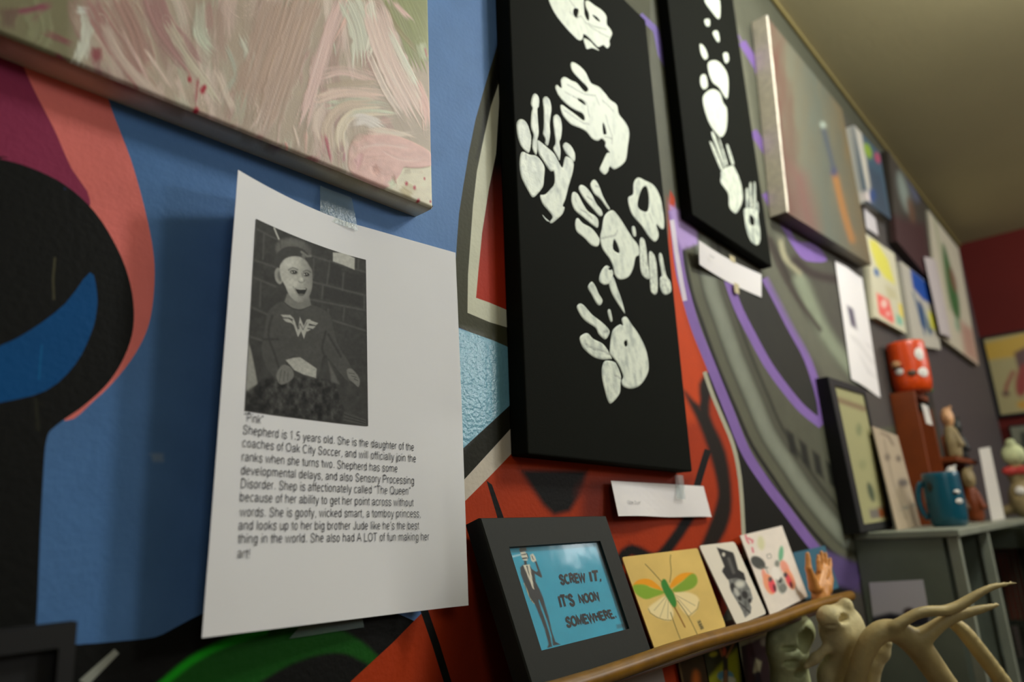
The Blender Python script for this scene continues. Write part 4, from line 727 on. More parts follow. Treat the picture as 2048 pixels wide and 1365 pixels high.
def skin(Q):
    x = (Q[:, 0] - 480) * 3.173; y = (Q[:, 1] - 430) * 3.173; v = 146 - 42 * np.clip((x - 350) / 110, 0, 1) ** 1.2 - 26 * np.clip((y - 470) / 90, 0, 1); v = v + 16 * np.exp(-((x - 320) / 50) ** 2 - ((y - 310) / 30) ** 2) + 14 * np.exp(-((x - 322) / 26) ** 2 - ((y - 430) / 26) ** 2)
    return np.asarray(g1(146))[None] * ((v / 146) ** 2.2)[:, None]
PH.poly(pc([(252, 345), (262, 300), (300, 272), (360, 262), (420, 282), (452, 330), (460, 400), (456, 470), (432, 528), (392, 556), (350, 546), (312, 508), (288, 452), (262, 405)]), skin, 1.3, 4)
PH.poly(pc([(222, 330), (230, 250), (290, 205), (370, 205), (430, 245), (462, 310), (455, 345), (410, 280), (350, 262), (290, 275), (250, 322)]), g1(50), 2, 3).line(pc([(390, 235), (425, 262), (448, 262)]), 4, g1(100), 2).ell(*pc([(405, 262)])[0], 4, 5, g1(90), 0, 2)
PH.line(pc([(308, 350), (335, 336), (365, 348)]), 2.4, g1(84), 1.5, 3).line(pc([(402, 362), (425, 352), (448, 366)]), 2.4, g1(76), 1.5, 3)
for x, y, r in ((342, 364, 7.2), (421, 379, 6.2)): PH.ell(*pc([(x, y)])[0], r + 1.5, 5.2, g1(112), 8, 2.5).ell(*pc([(x, y)])[0], r, 3.9, g1(40), 8, 1.2).ell(*pc([(x - 12, y)])[0], 1.6, 1.4, g1(150), 0, .6).ell(*pc([(x + 3, y - 3)])[0], .9, .9, g1(170), 0, .4)
PH.line(pc([(392, 372), (400, 405), (408, 422), (388, 430), (372, 422)]), 1.8, g1(100), 1.6, 3).ell(*pc([(388, 408)])[0], 4, 3.4, g1(160), 0, 3)
PH.ell(*pc([(332, 440)])[0], 9, 8, g1(156), 0, 7).poly(pc([(350, 464), (382, 468), (424, 466), (416, 496), (400, 511), (385, 512), (364, 497)]), g1(30), 1.2, 3).line(pc([(358, 467), (385, 471), (414, 470)]), 2.6, g1(140), .8).ell(*pc([(388, 508)])[0], 6, 2.4, g1(80), 0, 1.5)
PH.line(pc([(338, 455), (345, 470), (362, 505), (385, 522), (410, 512), (430, 468)]), 1.5, g1(110), 1, 3)
em = g1(138)
for q in ([(258, 634), (318, 636), (340, 656), (352, 690), (334, 662), (310, 652), (274, 650)], [(272, 658), (306, 660), (326, 672), (342, 700), (322, 684), (300, 682), (286, 674)], [(330, 668), (346, 672), (368, 738), (380, 648), (404, 706), (424, 664), (448, 664), (405, 786), (388, 738), (368, 776)], [(430, 664), (496, 688), (480, 702), (440, 690), (424, 694)], [(426, 702), (480, 708), (462, 724), (424, 716)], [(420, 724), (450, 728), (428, 740), (416, 738)]): PH.poly(pc(q), em, .7)
PH.line(pc([(350, 676), (374, 726), (381, 690), (400, 730), (424, 684)]), 1.2, g1(60), .6)
PH.poly(pc([(290, 922), (340, 908), (382, 905), (440, 945), (486, 976), (482, 1036), (400, 1012), (345, 985)]), lambda Q: np.asarray(g1(138))[None] * (0.8 + .4 * fbm(Q[:, 0] / 4, Q[:, 1] / 4, 61))[:, None], 1.2)
PH.poly(pc([(232, 1010), (268, 955), (318, 965), (342, 1012), (322, 1052), (262, 1078), (236, 1045)]), g1(92), 1.5, 3)
for k in range(3): PH.line(pc([(262 + k * 22, 985 + k * 6), (250 + k * 26, 1060 - k * 4)]), 1.2, g1(56), .8)
PH.poly(pc([(678, 985), (712, 980), (758, 1040), (752, 1092), (722, 1068), (690, 1040)]), g1(96), 1.5, 3)
for k in range(3): PH.line(pc([(692 + k * 16, 1005 + k * 18), (725 + k * 12, 1010 + k * 22)]), 1.2, g1(52), .8)
PH.fn(lambda P, C: C * (0.82 + .36 * fbm(P[:, 0] / 5, P[:, 1] / 5, 91, 3))[:, None])
def photo_mesh():
    q = [page_uv(*p) for p in ((513, 438), (733, 522), (733, 853), (487, 822))]; nx, ny = 190, 290
    u0 = (q[0][0] + q[3][0]) / 2; u1 = (q[1][0] + q[2][0]) / 2; v0 = (q[0][1] + q[1][1]) / 2; v1 = (q[2][1] + q[3][1]) / 2
    u = np.linspace(u0, u1, nx + 1); v = np.linspace(v0, v1, ny + 1); Vg, U = np.meshgrid(v, u, indexing='ij'); P = sheet_pos(U.ravel(), Vg.ravel()); P[:, 1] -= 0.0006
    o = mesh_obj('printed_photograph', P, grid_faces(nx, ny), M['print'], PG, PH(proj(P)), smooth=True); o['label'] = 'grey photograph of a laughing toddler by a brick wall'
photo_mesh()
def tape(label, pts, Y, parent=None):
    o = sheet('clear_tape', quad(pts, Y), 0.0001, None, M['tape'], None, 8, 8, bend=lambda U, W_: 0.0006 * fbm(U * 5, W_ * 5, 77)); tag(o, label, 'tape'); return o
tape('clear tape strip on top edge of the printed sheet with the photograph', [(640, 372), (703, 396), (716, 462), (640, 436)], (D - .0012, D - .0012, D - .0044, D - .0046))
tape('clear tape strip on bottom edge of the printed sheet with the photograph', [(640, 1208), (716, 1200), (728, 1255), (578, 1278)], (D - .0085, D - .0066, D - .0016, D - .0016))

# ------------------------------------------------------------------ name cards and sheets on the wall
plain = lambda c: (lambda P: np.tile(np.asarray(c), (len(P), 1)))
CARD = S(184, 180, 178, 1.72)
nc = thing('name_card', 'white name card taped under the black handprint canvas', 'card', tuple(at(1330, 1034, D)))
sheet('card', quad([(1222, 962), (1407, 973), (1422, 1035), (1237, 1033)], (D - .006, D - .003, D - .004, D - .012)), 0.0003, plain(CARD), M['print'], nc, 12, 4, bend=lambda U, W_: 0.002 * np.sin(U * 9) * W_)
def flat_text(body, c, m, parent, lift=0.001, weight=0.085, name='lettering'):
    """lettering fitted into the quad c (TL,TR,BR,BL; frame points with their depths already resolved)"""
    V, Fc = text_mesh(body, 1.0, 0, weight); lo, hi = V.min(0), V.max(0); U = (V[:, 0] - lo[0]) / (hi[0] - lo[0]); Wd = 1 - (V[:, 1] - lo[1]) / (hi[1] - lo[1])
    c = [np.asarray(p) for p in c]; n = np.cross(c[1] - c[0], c[0] - c[3]); n /= np.linalg.norm(n); n = n if n @ (CAM - c[0]) > 0 else -n
    return mesh_obj(name, bil(c, U, Wd) + n * lift, Fc, m, parent)
flat_text('\u201cStar Dust\u201d', quad([(1252, 1001), (1279, 1003), (1280, 1009), (1254, 1008)], D - .0098), M['ink_soft'], nc, 0.0015)
tape('short clear tape holding the name card under the handprint canvas', [(1350, 950), (1366, 952), (1371, 1000), (1353, 998)], (D - .001, D - .001, D - .0085, D - .0085))
n2 = thing('name_card', 'curled white name card taped under the black footprint canvas', 'card', tuple(at(1460, 560, D)))
sheet('card', quad([(1398, 481), (1523, 549), (1523, 595), (1399, 529)], (D - .016, D - .004, D - .003, D - .010)), 0.0003, plain(CARD), M['print'], n2, 12, 6, bend=lambda U, W_: -0.006 * np.sin(U * math.pi))
flat_text('\u201cStep\u201d', quad([(1416, 509), (1428, 515), (1428, 520), (1416, 514)], D - .0105), M['ink_soft'], n2, 0.0015)
for lb, p in (('tiny masking tape at top of the curled name card', [(1455, 510), (1466, 516), (1467, 528), (1456, 522)]), ('tiny masking tape at bottom of the curled name card', [(1464, 566), (1474, 571), (1475, 590), (1466, 586)])):
    tag(sheet('masking_tape', quad(p, (D - .001, D - .001, D - .001, D - .001)), 0.0002, plain(S(150, 140, 110)), M['print'], None, 2, 2, lift=0.003), lb, 'tape')
SH2 = Paint(CARD).fn(lambda P, C: C)
SH2.poly([(1694, 612), (1706, 618), (1714, 658), (1702, 652)], S(70, 64, 78), 3)
for k in range(9): SH2.line([(1701 + k * 4.2, 672 + k * 9), (1742 + k * 3.2, 694 + k * 9.0)], 2.2, S(170, 166, 164, 1.72), 2.2)
tag(sheet('printed_sheet', quad([(1670, 522), (1726, 556), (1763, 796), (1703, 759)], D - .003), 0.0003, SH2, M['print'], None, 24, 40, bend=lambda U, W_: 0.002 * np.sin(U * 5)), 'white printed sheet with a tiny photo under the grey painting', 'paper')

# ------------------------------------------------------------------ paintings further along the wall
GAIN = 1.15
def wall_art(name, label, cat, q, t, paint, side, nx=24, ny=24, m='canvas', bend=None):
    r = thing(name, label, cat, tuple(at(q[3][0], q[3][1], D)))
    sheet('painted_panel', quad(q, D - t), t * 0.98, paint, M[m], r, nx, ny, bend, side=np.asarray(side)); return r
def rough_side(label_seed, r, q, t, m, n=26):
    """torn raw canvas folded over the left edge"""
    z = np.linspace(0, 1, n); F0, B0 = [], []
    for i, w in enumerate(z):
        p = np.asarray(q[0]) * (1 - w) + np.asarray(q[3]) * w; f = at(p[0], p[1], D - t); k = 0.0035 * vnoise(np.array([w * 16.0]), np.array([label_seed]), 5)[0]
        F0.append(f + np.array([k * 1.0 + .001, -0.0022, 0])); B0.append(np.array([f[0] - 0.0025, -0.001, f[2]]))
    mid = [np.array([b[0] - 0.001, f[1] + .001, f[2]]) for f, b in zip(F0, B0)]; V = F0 + mid + B0
    Fc = [(j * n + i, j * n + i + 1, (j + 1) * n + i + 1, (j + 1) * n + i) for j in range(2) for i in range(n - 1)]
    return mesh_obj('raw_canvas_edge', V, Fc, m, r)
def grey_art(P):
    x, y = P[:, 0], P[:, 1]; t = np.clip((x - (1530 + (y - 30) * .12)) / 160, 0, 1); n = fbm(x / 14, y / 60, 6)
    st = np.array([S(98, 66, 54), S(98, 94, 76), S(84, 88, 76), S(92, 86, 66), S(98, 80, 48)]); k = np.clip(t * 4 + (n - .5) * 1.5, 0, 3.999); i = k.astype(int); f = (k - i)[:, None]
    return (st[i] * (1 - f) + st[i + 1] * f) * (0.85 + .3 * n)[:, None]
GA = Paint(grey_art); GA.ell(1646, 250, 6, 5, S(150, 160, 146), 0, 4).line([(1648, 262), (1668, 340)], 8, S(60, 68, 78), 6).line([(1670, 350), (1686, 420), (1704, 480)], 12, S(146, 98, 46), 6).ell(1668, 344, 7, 9, S(58, 60, 84), 0, 5).poly([(1580, 330), (1610, 350), (1640, 480), (1600, 440)], S(108, 74, 66), 20)
q3 = [(1533, 32), (1684, 218), (1743, 530), (1574, 425)]
ga = wall_art('grey_painting', 'large grey and brown abstract painting with torn white canvas edge', 'painting', q3, 0.030, GA, S(52, 44, 30), 60, 60)
rough_side(3, ga, q3, 0.030, mat('raw_canvas', S(190, 182, 166, 2.0), 0.8, (300, .4, .002), noise=(90, .12)))
BA = Paint(S(52, 76, 92)).poly([(1708, 250), (1722, 262), (1750, 410), (1738, 400), (1724, 330)], S(176, 170, 156), 2).ell(1736, 302, 7, 16, S(120, 146, 40), -18, 3).ell(1755, 316, 5, 11, S(160, 62, 88), -15, 3).poly([(1736, 330), (1760, 350), (1780, 440), (1745, 410)], S(46, 62, 78), 6).ell(1744, 392, 8, 14, S(36, 62, 110), 0, 4).poly([(1716, 380), (1738, 384), (1741, 404), (1722, 396)], S(196, 184, 180), 2)
wall_art('blue_painting', 'small dark blue painting with lime and pink dots near the ceiling', 'painting', [(1708, 250), (1760, 306), (1782, 440), (1736, 404)], 0.022, BA, S(176, 172, 158), 24, 30)
tag(sheet('name_card', quad([(1728, 414), (1751, 438), (1757, 472), (1733, 456)], D - .004), 0.0004, plain(S(190, 184, 184)), M['print'], None, 3, 3), 'blank white name card under the small dark blue painting', 'card')
DA = Paint(lambda P: np.asarray(S(54, 48, 40))[None] * (0.75 + .5 * fbm(P[:, 0] / 10, P[:, 1] / 24, 9))[:, None]).poly([(1785, 430), (1850, 450), (1870, 580), (1790, 490)], S(56, 24, 26), 10).ell(1808, 385, 9, 42, S(126, 136, 126), -14, 8).ell(1826, 372, 8, 34, S(78, 82, 100), -16, 8).ell(1822, 420, 6, 26, S(90, 60, 40), -12, 6)
wall_art('dark_painting', 'dark brown and maroon painting with pale streak, touching the ceiling', 'painting', [(1776, 300), (1850, 410), (1866, 568), (1794, 482)], 0.024, DA, S(30, 28, 22), 24, 30)
YR = Paint(S(196, 190, 164)).poly([(1738, 480), (1752, 482), (1776, 520), (1788, 560), (1790, 570), (1770, 556), (1752, 530), (1742, 500)], S(206, 198, 86), 4).poly([(1753, 586), (1778, 600), (1788, 640), (1786, 648), (1758, 628)], S(220, 96, 88), 3).ell(1768, 608, 6, 8, S(226, 190, 176), 0, 3).ell(1776, 628, 4, 4, S(226, 180, 170), 0, 3).poly([(1796, 606), (1804, 610), (1808, 640), (1800, 632)], S(212, 190, 70), 3).poly([(1792, 628), (1804, 636), (1806, 652), (1794, 648)], S(120, 172, 150), 3).ell(1753, 545, 5, 9, S(84, 110, 150), -20, 3).poly([(1770, 570), (1790, 580), (1796, 600), (1776, 596)], S(184, 176, 140), 4)
wall_art('child_painting', 'small white painting with yellow patch and red square', 'painting', [(1732, 468), (1789, 508), (1813, 668), (1752, 635)], 0.016, YR, S(120, 118, 96), 30, 40, 'print')
BP = Paint(S(176, 170, 156)).poly([(1820, 538), (1840, 552), (1862, 575), (1868, 612), (1846, 600), (1826, 576)], S(14, 66, 146), 3).poly([(1834, 600), (1842, 606), (1866, 660), (1862, 672), (1842, 650)], S(30, 62, 104), 3).poly([(1856, 622), (1870, 630), (1874, 664), (1862, 656)], S(202, 198, 60), 4).line([(1826, 585), (1850, 670)], 3, S(60, 90, 120), 2).line([(1848, 618), (1858, 672)], 3, S(150, 160, 150), 2)
wall_art('blue_white_painting', 'white painting with bright blue shapes and yellow patch, under the maroon painting', 'painting', [(1802, 523), (1862, 571), (1882, 700), (1828, 690)], 0.016, BP, S(130, 128, 112), 30, 40, 'print')
GW = Paint(S(182, 174, 152)).poly([(1884, 492), (1892, 500), (1908, 560), (1918, 600), (1920, 640), (1908, 630), (1894, 580)], S(52, 94, 48), 4, 3).ell(1906, 560, 5, 26, S(110, 80, 60), -14, 4).ell(1916, 650, 5, 14, S(110, 150, 120), -10, 4).poly([(1918, 640), (1946, 660), (1960, 730), (1930, 710)], S(164, 128, 112), 8).line([(1868, 430), (1900, 620)], 4, S(150, 152, 120), 4)
wall_art('leaf_painting', 'white canvas with a tall green leaf shape next to the red wall', 'painting', [(1856, 420), (1917, 498), (1958, 732), (1884, 676)], 0.020, GW, S(110, 120, 96), 30, 40)
tag(sheet('paper_sheet', quad([(1848, 514), (1873, 521), (1906, 680), (1881, 668)], D - .030), 0.0004, plain(S(176, 166, 164)), M['print'], None, 6, 12, bend=lambda U, W_: 0.004 * np.sin(U * 4)), 'blank white paper overlapping the green leaf painting', 'paper')
GAIN = 1.5

# ------------------------------------------------------------------ the picture ledge
RY = 0.327                                            # rail distance
rz = at(1310, 1316, RY)[2]
ldg = thing('picture_ledge', 'narrow wall ledge with a round brown rail along its front', 'shelf', (0.6, 0, rz))
x_end = at(1700, 1188, RY)[0]
tube('front_rail', [(-0.25 + (x_end + .25) * i / 24, RY - D, rz - 0.001 * math.sin(i * 1.1)) for i in range(25)], 0.0066, M['bamboo'], ldg, 16)
LZ = min(p[2] for p in quad([(960, 1036), (1212, 1032), (1305, 1309), (1068, 1384)], (0.378, 0.378, 0.343, 0.343))) - 0.0062
box('ledge_board', (-0.25, RY - D + 0.004, LZ - 0.003), (x_end - 0.01, 0.0, LZ), M['wood'], ldg, 0.001)
# leaning black frame with the blue poster
def lean_quad(p, Yt, Yb): return quad(p, (Yt, Yt, Yb, Yb))
def sub(c, u0, u1, w0, w1): return [bil(c, np.array([u]), np.array([w]))[0] for u, w in ((u0, w0), (u1, w0), (u1, w1), (u0, w1))]
def picture_frame(root, c, bars, depth, m, inset=0.004, name='frame'):
    """mitred ring; c outer front corners TL,TR,BR,BL; bars (l,t,r,b) as fractions"""
    l, t, r, b = bars; inn = sub(c, l, 1 - r, t, 1 - b); c = [np.asarray(p) for p in c]; n = np.cross(c[1] - c[0], c[0] - c[3]); n /= np.linalg.norm(n); n = n if n @ (CAM - c[0]) > 0 else -n
    ch = 0.0012; mid = [p * .5 for p in c]; ctr = sum(c) / 4
    o1 = [p + (ctr - p) * 0.012 for p in c]
    V = [p - n * ch for p in c] + o1 + inn + [p - n * inset for p in inn] + [p - n * depth for p in c] + [p - n * depth for p in inn]
    Fc = []
    for i in range(4):
        j = (i + 1) % 4
        for a0, b0 in ((4, 0), (8, 4), (12, 8), (0, 16), (16, 20), (20, 12)): Fc.append((a0 + i, b0 + i, b0 + j, a0 + j))
    return mesh_obj(name, V, Fc, m, root), inn, n
def drop_to(c, z):                                     # rest the lower edge on a surface
    dz = z - min(p[2] for p in c); return [p + np.array([0, 0, dz]) for p in c]
fo = [(960, 1036), (1212, 1032), (1305, 1309), (1068, 1384)]; cf = lean_quad(fo, 0.378, 0.343)
fr = thing('framed_poster', 'black picture frame with a blue poster leaning on the ledge beside the insect card', 'picture frame', tuple(cf[3]))
pin = [(1018, 1092), (1196, 1085), (1264, 1256), (1083, 1303)]
def uw_of(c, px, py):
    q = np.array([.5, .5]); g = lambda q: proj(bil(c, q[:1], q[1:]))[0]
    for _ in range(12):
        f0 = g(q); J = np.stack([(g(q + np.array(e)) - f0) / 1e-4 for e in ((1e-4, 0), (0, 1e-4))], 1); q = q + np.linalg.solve(J, np.array([px, py]) - f0)
    return q
_q = [uw_of(cf, *p) for p in pin]
fobj, inn, fn = picture_frame(fr, cf, ((_q[0][0] + _q[3][0]) / 2, (_q[0][1] + _q[1][1]) / 2, 1 - (_q[1][0] + _q[2][0]) / 2, 1 - (_q[2][1] + _q[3][1]) / 2), 0.016, M['frame_black'])
# lay the poster in the opening
INV = {}
def make_poster():
    cp = [p - fn * 0.0042 for p in inn]
    def loc(x, y):                                     # frame point -> position on the poster plane
        r = ray(x, y); t = ((cp[0] - CAM) @ fn) / (r @ fn); return CAM + r * t
    B = S(30, 134, 160, 1.5); BG = Paint(lambda P: np.asarray(B)[None] * (0.9 + .2 * fbm(P[:, 0] / 40, P[:, 1] / 40, 3))[:, None]); pp = lambda q: K(1010, 1080, 5.936, q)
    GY = S(56, 56, 52, 0.5); LT = S(190, 186, 168, 1.4)
    BG.poly(pp([(180, 330), (210, 300), (290, 295), (320, 350), (372, 385), (390, 370), (352, 262), (372, 250), (442, 440), (430, 455), (352, 405), (365, 500), (420, 610), (455, 700), (480, 790), (520, 920), (560, 1100), (600, 1215), (660, 1245), (570, 1262), (550, 1130), (500, 960), (440, 800), (405, 712), (400, 730), (430, 830), (480, 960), (530, 1120), (556, 1250), (560, 1270), (500, 1290), (516, 1240), (470, 1060), (400, 880), (350, 760), (310, 730), (260, 620), (220, 500), (185, 400)]), GY, 1.0)
    BG.poly(pp([(218, 305), (292, 292), (345, 590), (330, 580)]), LT, .8).poly(pp([(252, 310), (268, 312), (300, 470), (275, 400)]), GY, .8)
    BG.poly(pp([(225, 250), (255, 250), (262, 300), (228, 300)]), GY, 1).poly(pp([(182, 145), (240, 140), (268, 200), (265, 250), (215, 245), (195, 200)]), LT, 1).line(pp([(180, 185), (248, 172)]), 2.2, GY, .7).line(pp([(208, 225), (258, 218)]), 2.4, GY, .6).poly(pp([(165, 120), (180, 95), (250, 90), (258, 132), (180, 150)]), S(70, 76, 66, 1.4), 1).line(pp([(262, 165), (276, 225)]), 1.5, GY, .6)
    BG.poly(pp([(298, 185), (330, 165), (355, 200), (372, 250), (335, 268), (312, 250)]), LT, 1).line(pp([(318, 195), (340, 240)]), 1.6, GY, .6)
    BG.line(pp([(230, 520), (300, 700), (345, 760)]), 1.2, S(150, 140, 100), .6).line(pp([(95, 200), (180, 180)]), 3, S(150, 190, 200), 2)
    BG.poly(pp([(1320, 1010), (1410, 1000), (1420, 1040), (1330, 1060)]), S(34, 104, 122, 1.4), 2)
    o = sheet('poster', cp, 0.0008, BG, M['print'], fr, 120, 120)
    for body, q in (('SCREW', [(622, 402), (938, 375), (966, 520), (668, 556)]), ('IT.', [(985, 372), (1130, 358), (1140, 498), (1016, 508)]), ("IT\u2019S", [(618, 655), (788, 640), (838, 790), (660, 826)]), ('NOON', [(856, 638), (1092, 600), (1126, 742), (890, 780)]), ('SOMEWHERE.', [(700, 905), (1262, 815), (1332, 945), (738, 1066)])):
        flat_text(body, [loc(*z) for z in pp(q)], M['poster_ink'], fr, 0.0005, weight=0.2)
    gl = sheet('glass', [p - fn * 0.0022 for p in inn], 0.0006, None, M['glass'], fr, 10, 10)
make_poster()
box('back_board', (0, 0, 0), (0.001, 0.001, 0.001), M['deep_black']) if False else None
# cards along the ledge
kk = lambda q: K(1230, 1050, 5.12, q)
MO = Paint(lambda P: np.asarray(S(196, 166, 92, 1.3))[None] * (0.82 + .3 * fbm(P[:, 0] / 50, P[:, 1] / 50, 8))[:, None])
MO.poly(kk([(340, 860), (420, 790), (520, 730), (560, 800), (600, 900), (570, 980), (480, 970), (400, 930)]), S(196, 180, 132, 1.6), 3, 3).poly(kk([(610, 700), (720, 690), (820, 720), (862, 780), (830, 880), (760, 935), (690, 880), (640, 790)]), S(194, 176, 128, 1.6), 3, 3)
for l in ([(520, 740), (400, 880)], [(530, 760), (460, 950)], [(545, 780), (540, 960)], [(620, 720), (820, 830)], [(630, 740), (780, 910)]): MO.line(kk(l), 1.4, S(150, 136, 100, 1.5), 1)
MO.line(kk([(340, 860), (360, 905), (430, 950), (500, 975), (575, 980)]), 1.4, S(120, 104, 64), 1).line(kk([(860, 790), (845, 860), (760, 935)]), 1.4, S(120, 104, 64), 1)
MO.poly(kk([(485, 670), (380, 570), (280, 555), (205, 590), (190, 640), (300, 620), (420, 660)]), S(226, 150, 10, 1.5), 1.5, 3).poly(kk([(190, 620), (300, 615), (380, 650), (490, 680), (500, 705), (420, 735), (320, 765), (240, 730), (195, 680)]), S(110, 140, 34, 1.5), 2, 3)
MO.poly(kk([(560, 645), (590, 570), (660, 510), (740, 490), (810, 505), (700, 570), (600, 640)]), S(226, 150, 10, 1.5), 1.5, 3).poly(kk([(590, 660), (690, 580), (780, 505), (830, 520), (845, 590), (800, 650), (700, 685), (610, 690)]), S(106, 134, 34, 1.5), 2, 3)
MO.poly(kk([(470, 600), (490, 560), (520, 565), (560, 640), (600, 700), (630, 790), (620, 850), (590, 840), (530, 750), (490, 670)]), S(44, 108, 36, 1.5), 1.5, 3).line(kk([(612, 850), (660, 940), (716, 1050)]), 2.6, S(112, 70, 16), 1)
for l in ([(475, 585), (400, 500), (310, 405)], [(560, 590), (575, 480), (565, 370), (570, 310)], [(570, 900), (610, 1020), (670, 1175)], [(640, 780), (750, 940), (845, 1130)]): MO.line(kk(l), 1.5, S(80, 72, 34), .8, 3)
MO.poly(kk([(838, 985), (872, 975), (912, 1065), (878, 1080)]), S(92, 80, 44), 1)
for k in range(4): MO.line(kk([(842 + k * 9, 990 + k * 22), (876 + k * 9, 984 + k * 22)]), .8, S(160, 140, 84), .4)
def ledge_card(name, label, cat, q, Yt, Yb, paint, th, rnd, side, nx, ny):
    c = lean_quad(q, Yt, Yb); o = sheet(name, c, th, paint, M['print'], None, nx, ny, side=np.asarray(side), rnd=rnd); return tag(o, label, cat)
ledge_card('insect_card', 'yellow card with a green and orange winged insect, on the ledge', 'card', [(1244, 1115), (1395, 1097), (1452, 1254), (1311, 1303)], 0.389, 0.364, MO, 0.0012, 0.003, S(150, 130, 80), 110, 110)
SK = Paint(S(196, 188, 172, 1.35)); dk = S(36, 34, 32, 1.4)
SK.poly(kk([(1040, 232), (1210, 285), (1225, 320), (1262, 460), (1320, 495), (1340, 560), (1335, 580), (1230, 590), (1150, 560), (1095, 480), (1105, 450), (1120, 430)]), dk, 1.2).line(kk([(1165, 350), (1215, 490)]), 6, S(74, 72, 68), 3).ell(*kk([(1112, 306)])[0], 3, 4, S(170, 164, 150), 0, 1.5)
SK.poly(kk([(1160, 560), (1250, 545), (1340, 580), (1385, 660), (1412, 760), (1380, 800), (1398, 850), (1390, 910), (1330, 955), (1300, 880), (1250, 790), (1190, 690)]), lambda Q: np.asarray(S(96, 96, 92, 1.5))[None] * (0.25 + 1.5 * fbm(Q[:, 0] / 7, Q[:, 1] / 7, 15))[:, None], 1.2)
SK.ell(*kk([(1210, 640)])[0], 6, 9, dk, -20, 3).ell(*kk([(1330, 720)])[0], 6, 9, dk, -20, 3).ell(*kk([(1280, 610)])[0], 9, 7, S(170, 168, 156), 0, 5).ell(*kk([(1275, 750)])[0], 4, 6, dk, -20, 2).ell(*kk([(1380, 780)])[0], 4, 5, dk, 0, 2)
SK.ell(*kk([(1245, 690)])[0], 4, 9, S(150, 148, 140), -25, 3).line(kk([(1270, 800), (1340, 860), (1380, 900)]), 3, S(40, 38, 36), 1.5)
ledge_card('skull_card', 'white card with a grey skull in a black top hat, on the ledge', 'card', [(1398, 1092), (1469, 1084), (1533, 1228), (1474, 1252)], 0.390, 0.362, SK, 0.0015, 0.005, S(150, 146, 134), 70, 110)
FL = Paint(S(200, 190, 178, 1.35)).fn(lambda P, C: C * (0.94 + .12 * fbm(P[:, 0] / 12, P[:, 1] / 12, 18))[:, None])
FL.ell(*kk([(1495, 190)])[0], 7, 14, S(176, 172, 136), -8, 4).ell(*kk([(1700, 300)])[0], 5, 16, S(92, 146, 112), 5, 2.5).ell(*kk([(1465, 390)])[0], 17, 11, S(62, 62, 58), 38, 2).line(kk([(1490, 440), (1560, 440)]), 3, S(90, 90, 82), 2)
for x, y, rx, ry, c, a_ in ((1530, 520, 5, 13, (226, 150, 128), -15), (1580, 610, 11, 22, (230, 150, 112), -20), (1610, 625, 7, 15, (206, 72, 80), -15), (1740, 440, 8, 16, (226, 152, 130), -25), (1790, 560, 9, 22, (230, 150, 110), -20), (1780, 570, 5, 14, (208, 74, 82), -20), (1700, 620, 9, 18, (150, 150, 140), -10), (1690, 570, 4, 6, (40, 42, 40), 0), (1720, 650, 8, 9, (110, 112, 104), 0), (1660, 400, 5, 7, (120, 122, 112), 0), (1745, 515, 4, 5, (60, 56, 60), 0), (1590, 560, 4, 5, (70, 66, 66), 0), (1635, 650, 3, 8, (80, 30, 40), -15), (1805, 620, 3, 7, (80, 30, 40), -15), (1650, 500, 9, 14, (214, 206, 196), -15)): FL.ell(*kk([(x, y)])[0], rx, ry, S(*c, 1.3), a_, 2.2)
for l in ([(1555, 310), (1590, 300), (1600, 340), (1565, 345), (1555, 310)], [(1650, 560), (1680, 640), (1730, 690), (1755, 640)], [(1540, 440), (1570, 500)]): FL.line(kk(l), 1.2, S(90, 92, 84), .8, 3)
for l in ([(1335, 105), (1350, 160), (1370, 190)], [(1365, 140), (1410, 165), (1405, 185)], [(1405, 240), (1415, 280)]): FL.line(kk(l), 4, S(180, 96, 104), 1.5)
ledge_card('flower_skull_card', 'white card with a watercolour skull and red flowers, on the ledge', 'card', [(1480, 1072), (1564, 1052), (1616, 1194), (1541, 1232)], 0.392, 0.366, FL, 0.0012, 0.0, S(150, 146, 134), 80, 100)
tc = lean_quad([(1586, 1106), (1650, 1092), (1678, 1176), (1612, 1200)], 0.395, 0.384)
tag(sheet('teal_card', tc, 0.001, None, M['teal_card'], None, 6, 6), 'plain teal card on the ledge behind the small toy hand', 'card')
# the small toy hand standing on the ledge
HYd = 0.352
ch = lambda pts: chain(pts, Y=HYd)
hand = ch([(1640, 1206, 16), (1641, 1192, 17), (1643, 1175, 18)]) + ch([(1629, 1176, 12), (1624, 1158, 9), (1617, 1138, 6.5), (1616, 1118, 5), (1615, 1109, 4.2)])
hand += ch([(1636, 1178, 12), (1644, 1150, 12), (1647, 1138, 11)]) + ch([(1652, 1180, 12), (1655, 1160, 11), (1654, 1142, 9)])
for pts in ([(1638, 1142, 5), (1637, 1124, 4.4), (1637, 1113, 3.8)], [(1645, 1138, 5), (1644, 1118, 4.4), (1643, 1106, 3.8)], [(1652, 1140, 5), (1652, 1122, 4.4), (1651, 1109, 3.6)], [(1658, 1146, 4.6), (1660, 1130, 4), (1660, 1119, 3.2)]): hand += ch(pts)
tag(blob('toy_hand', hand, M['flesh'], None, 0.0015, 0.0011), 'small flesh coloured toy hand standing upright on the ledge', 'toy hand')
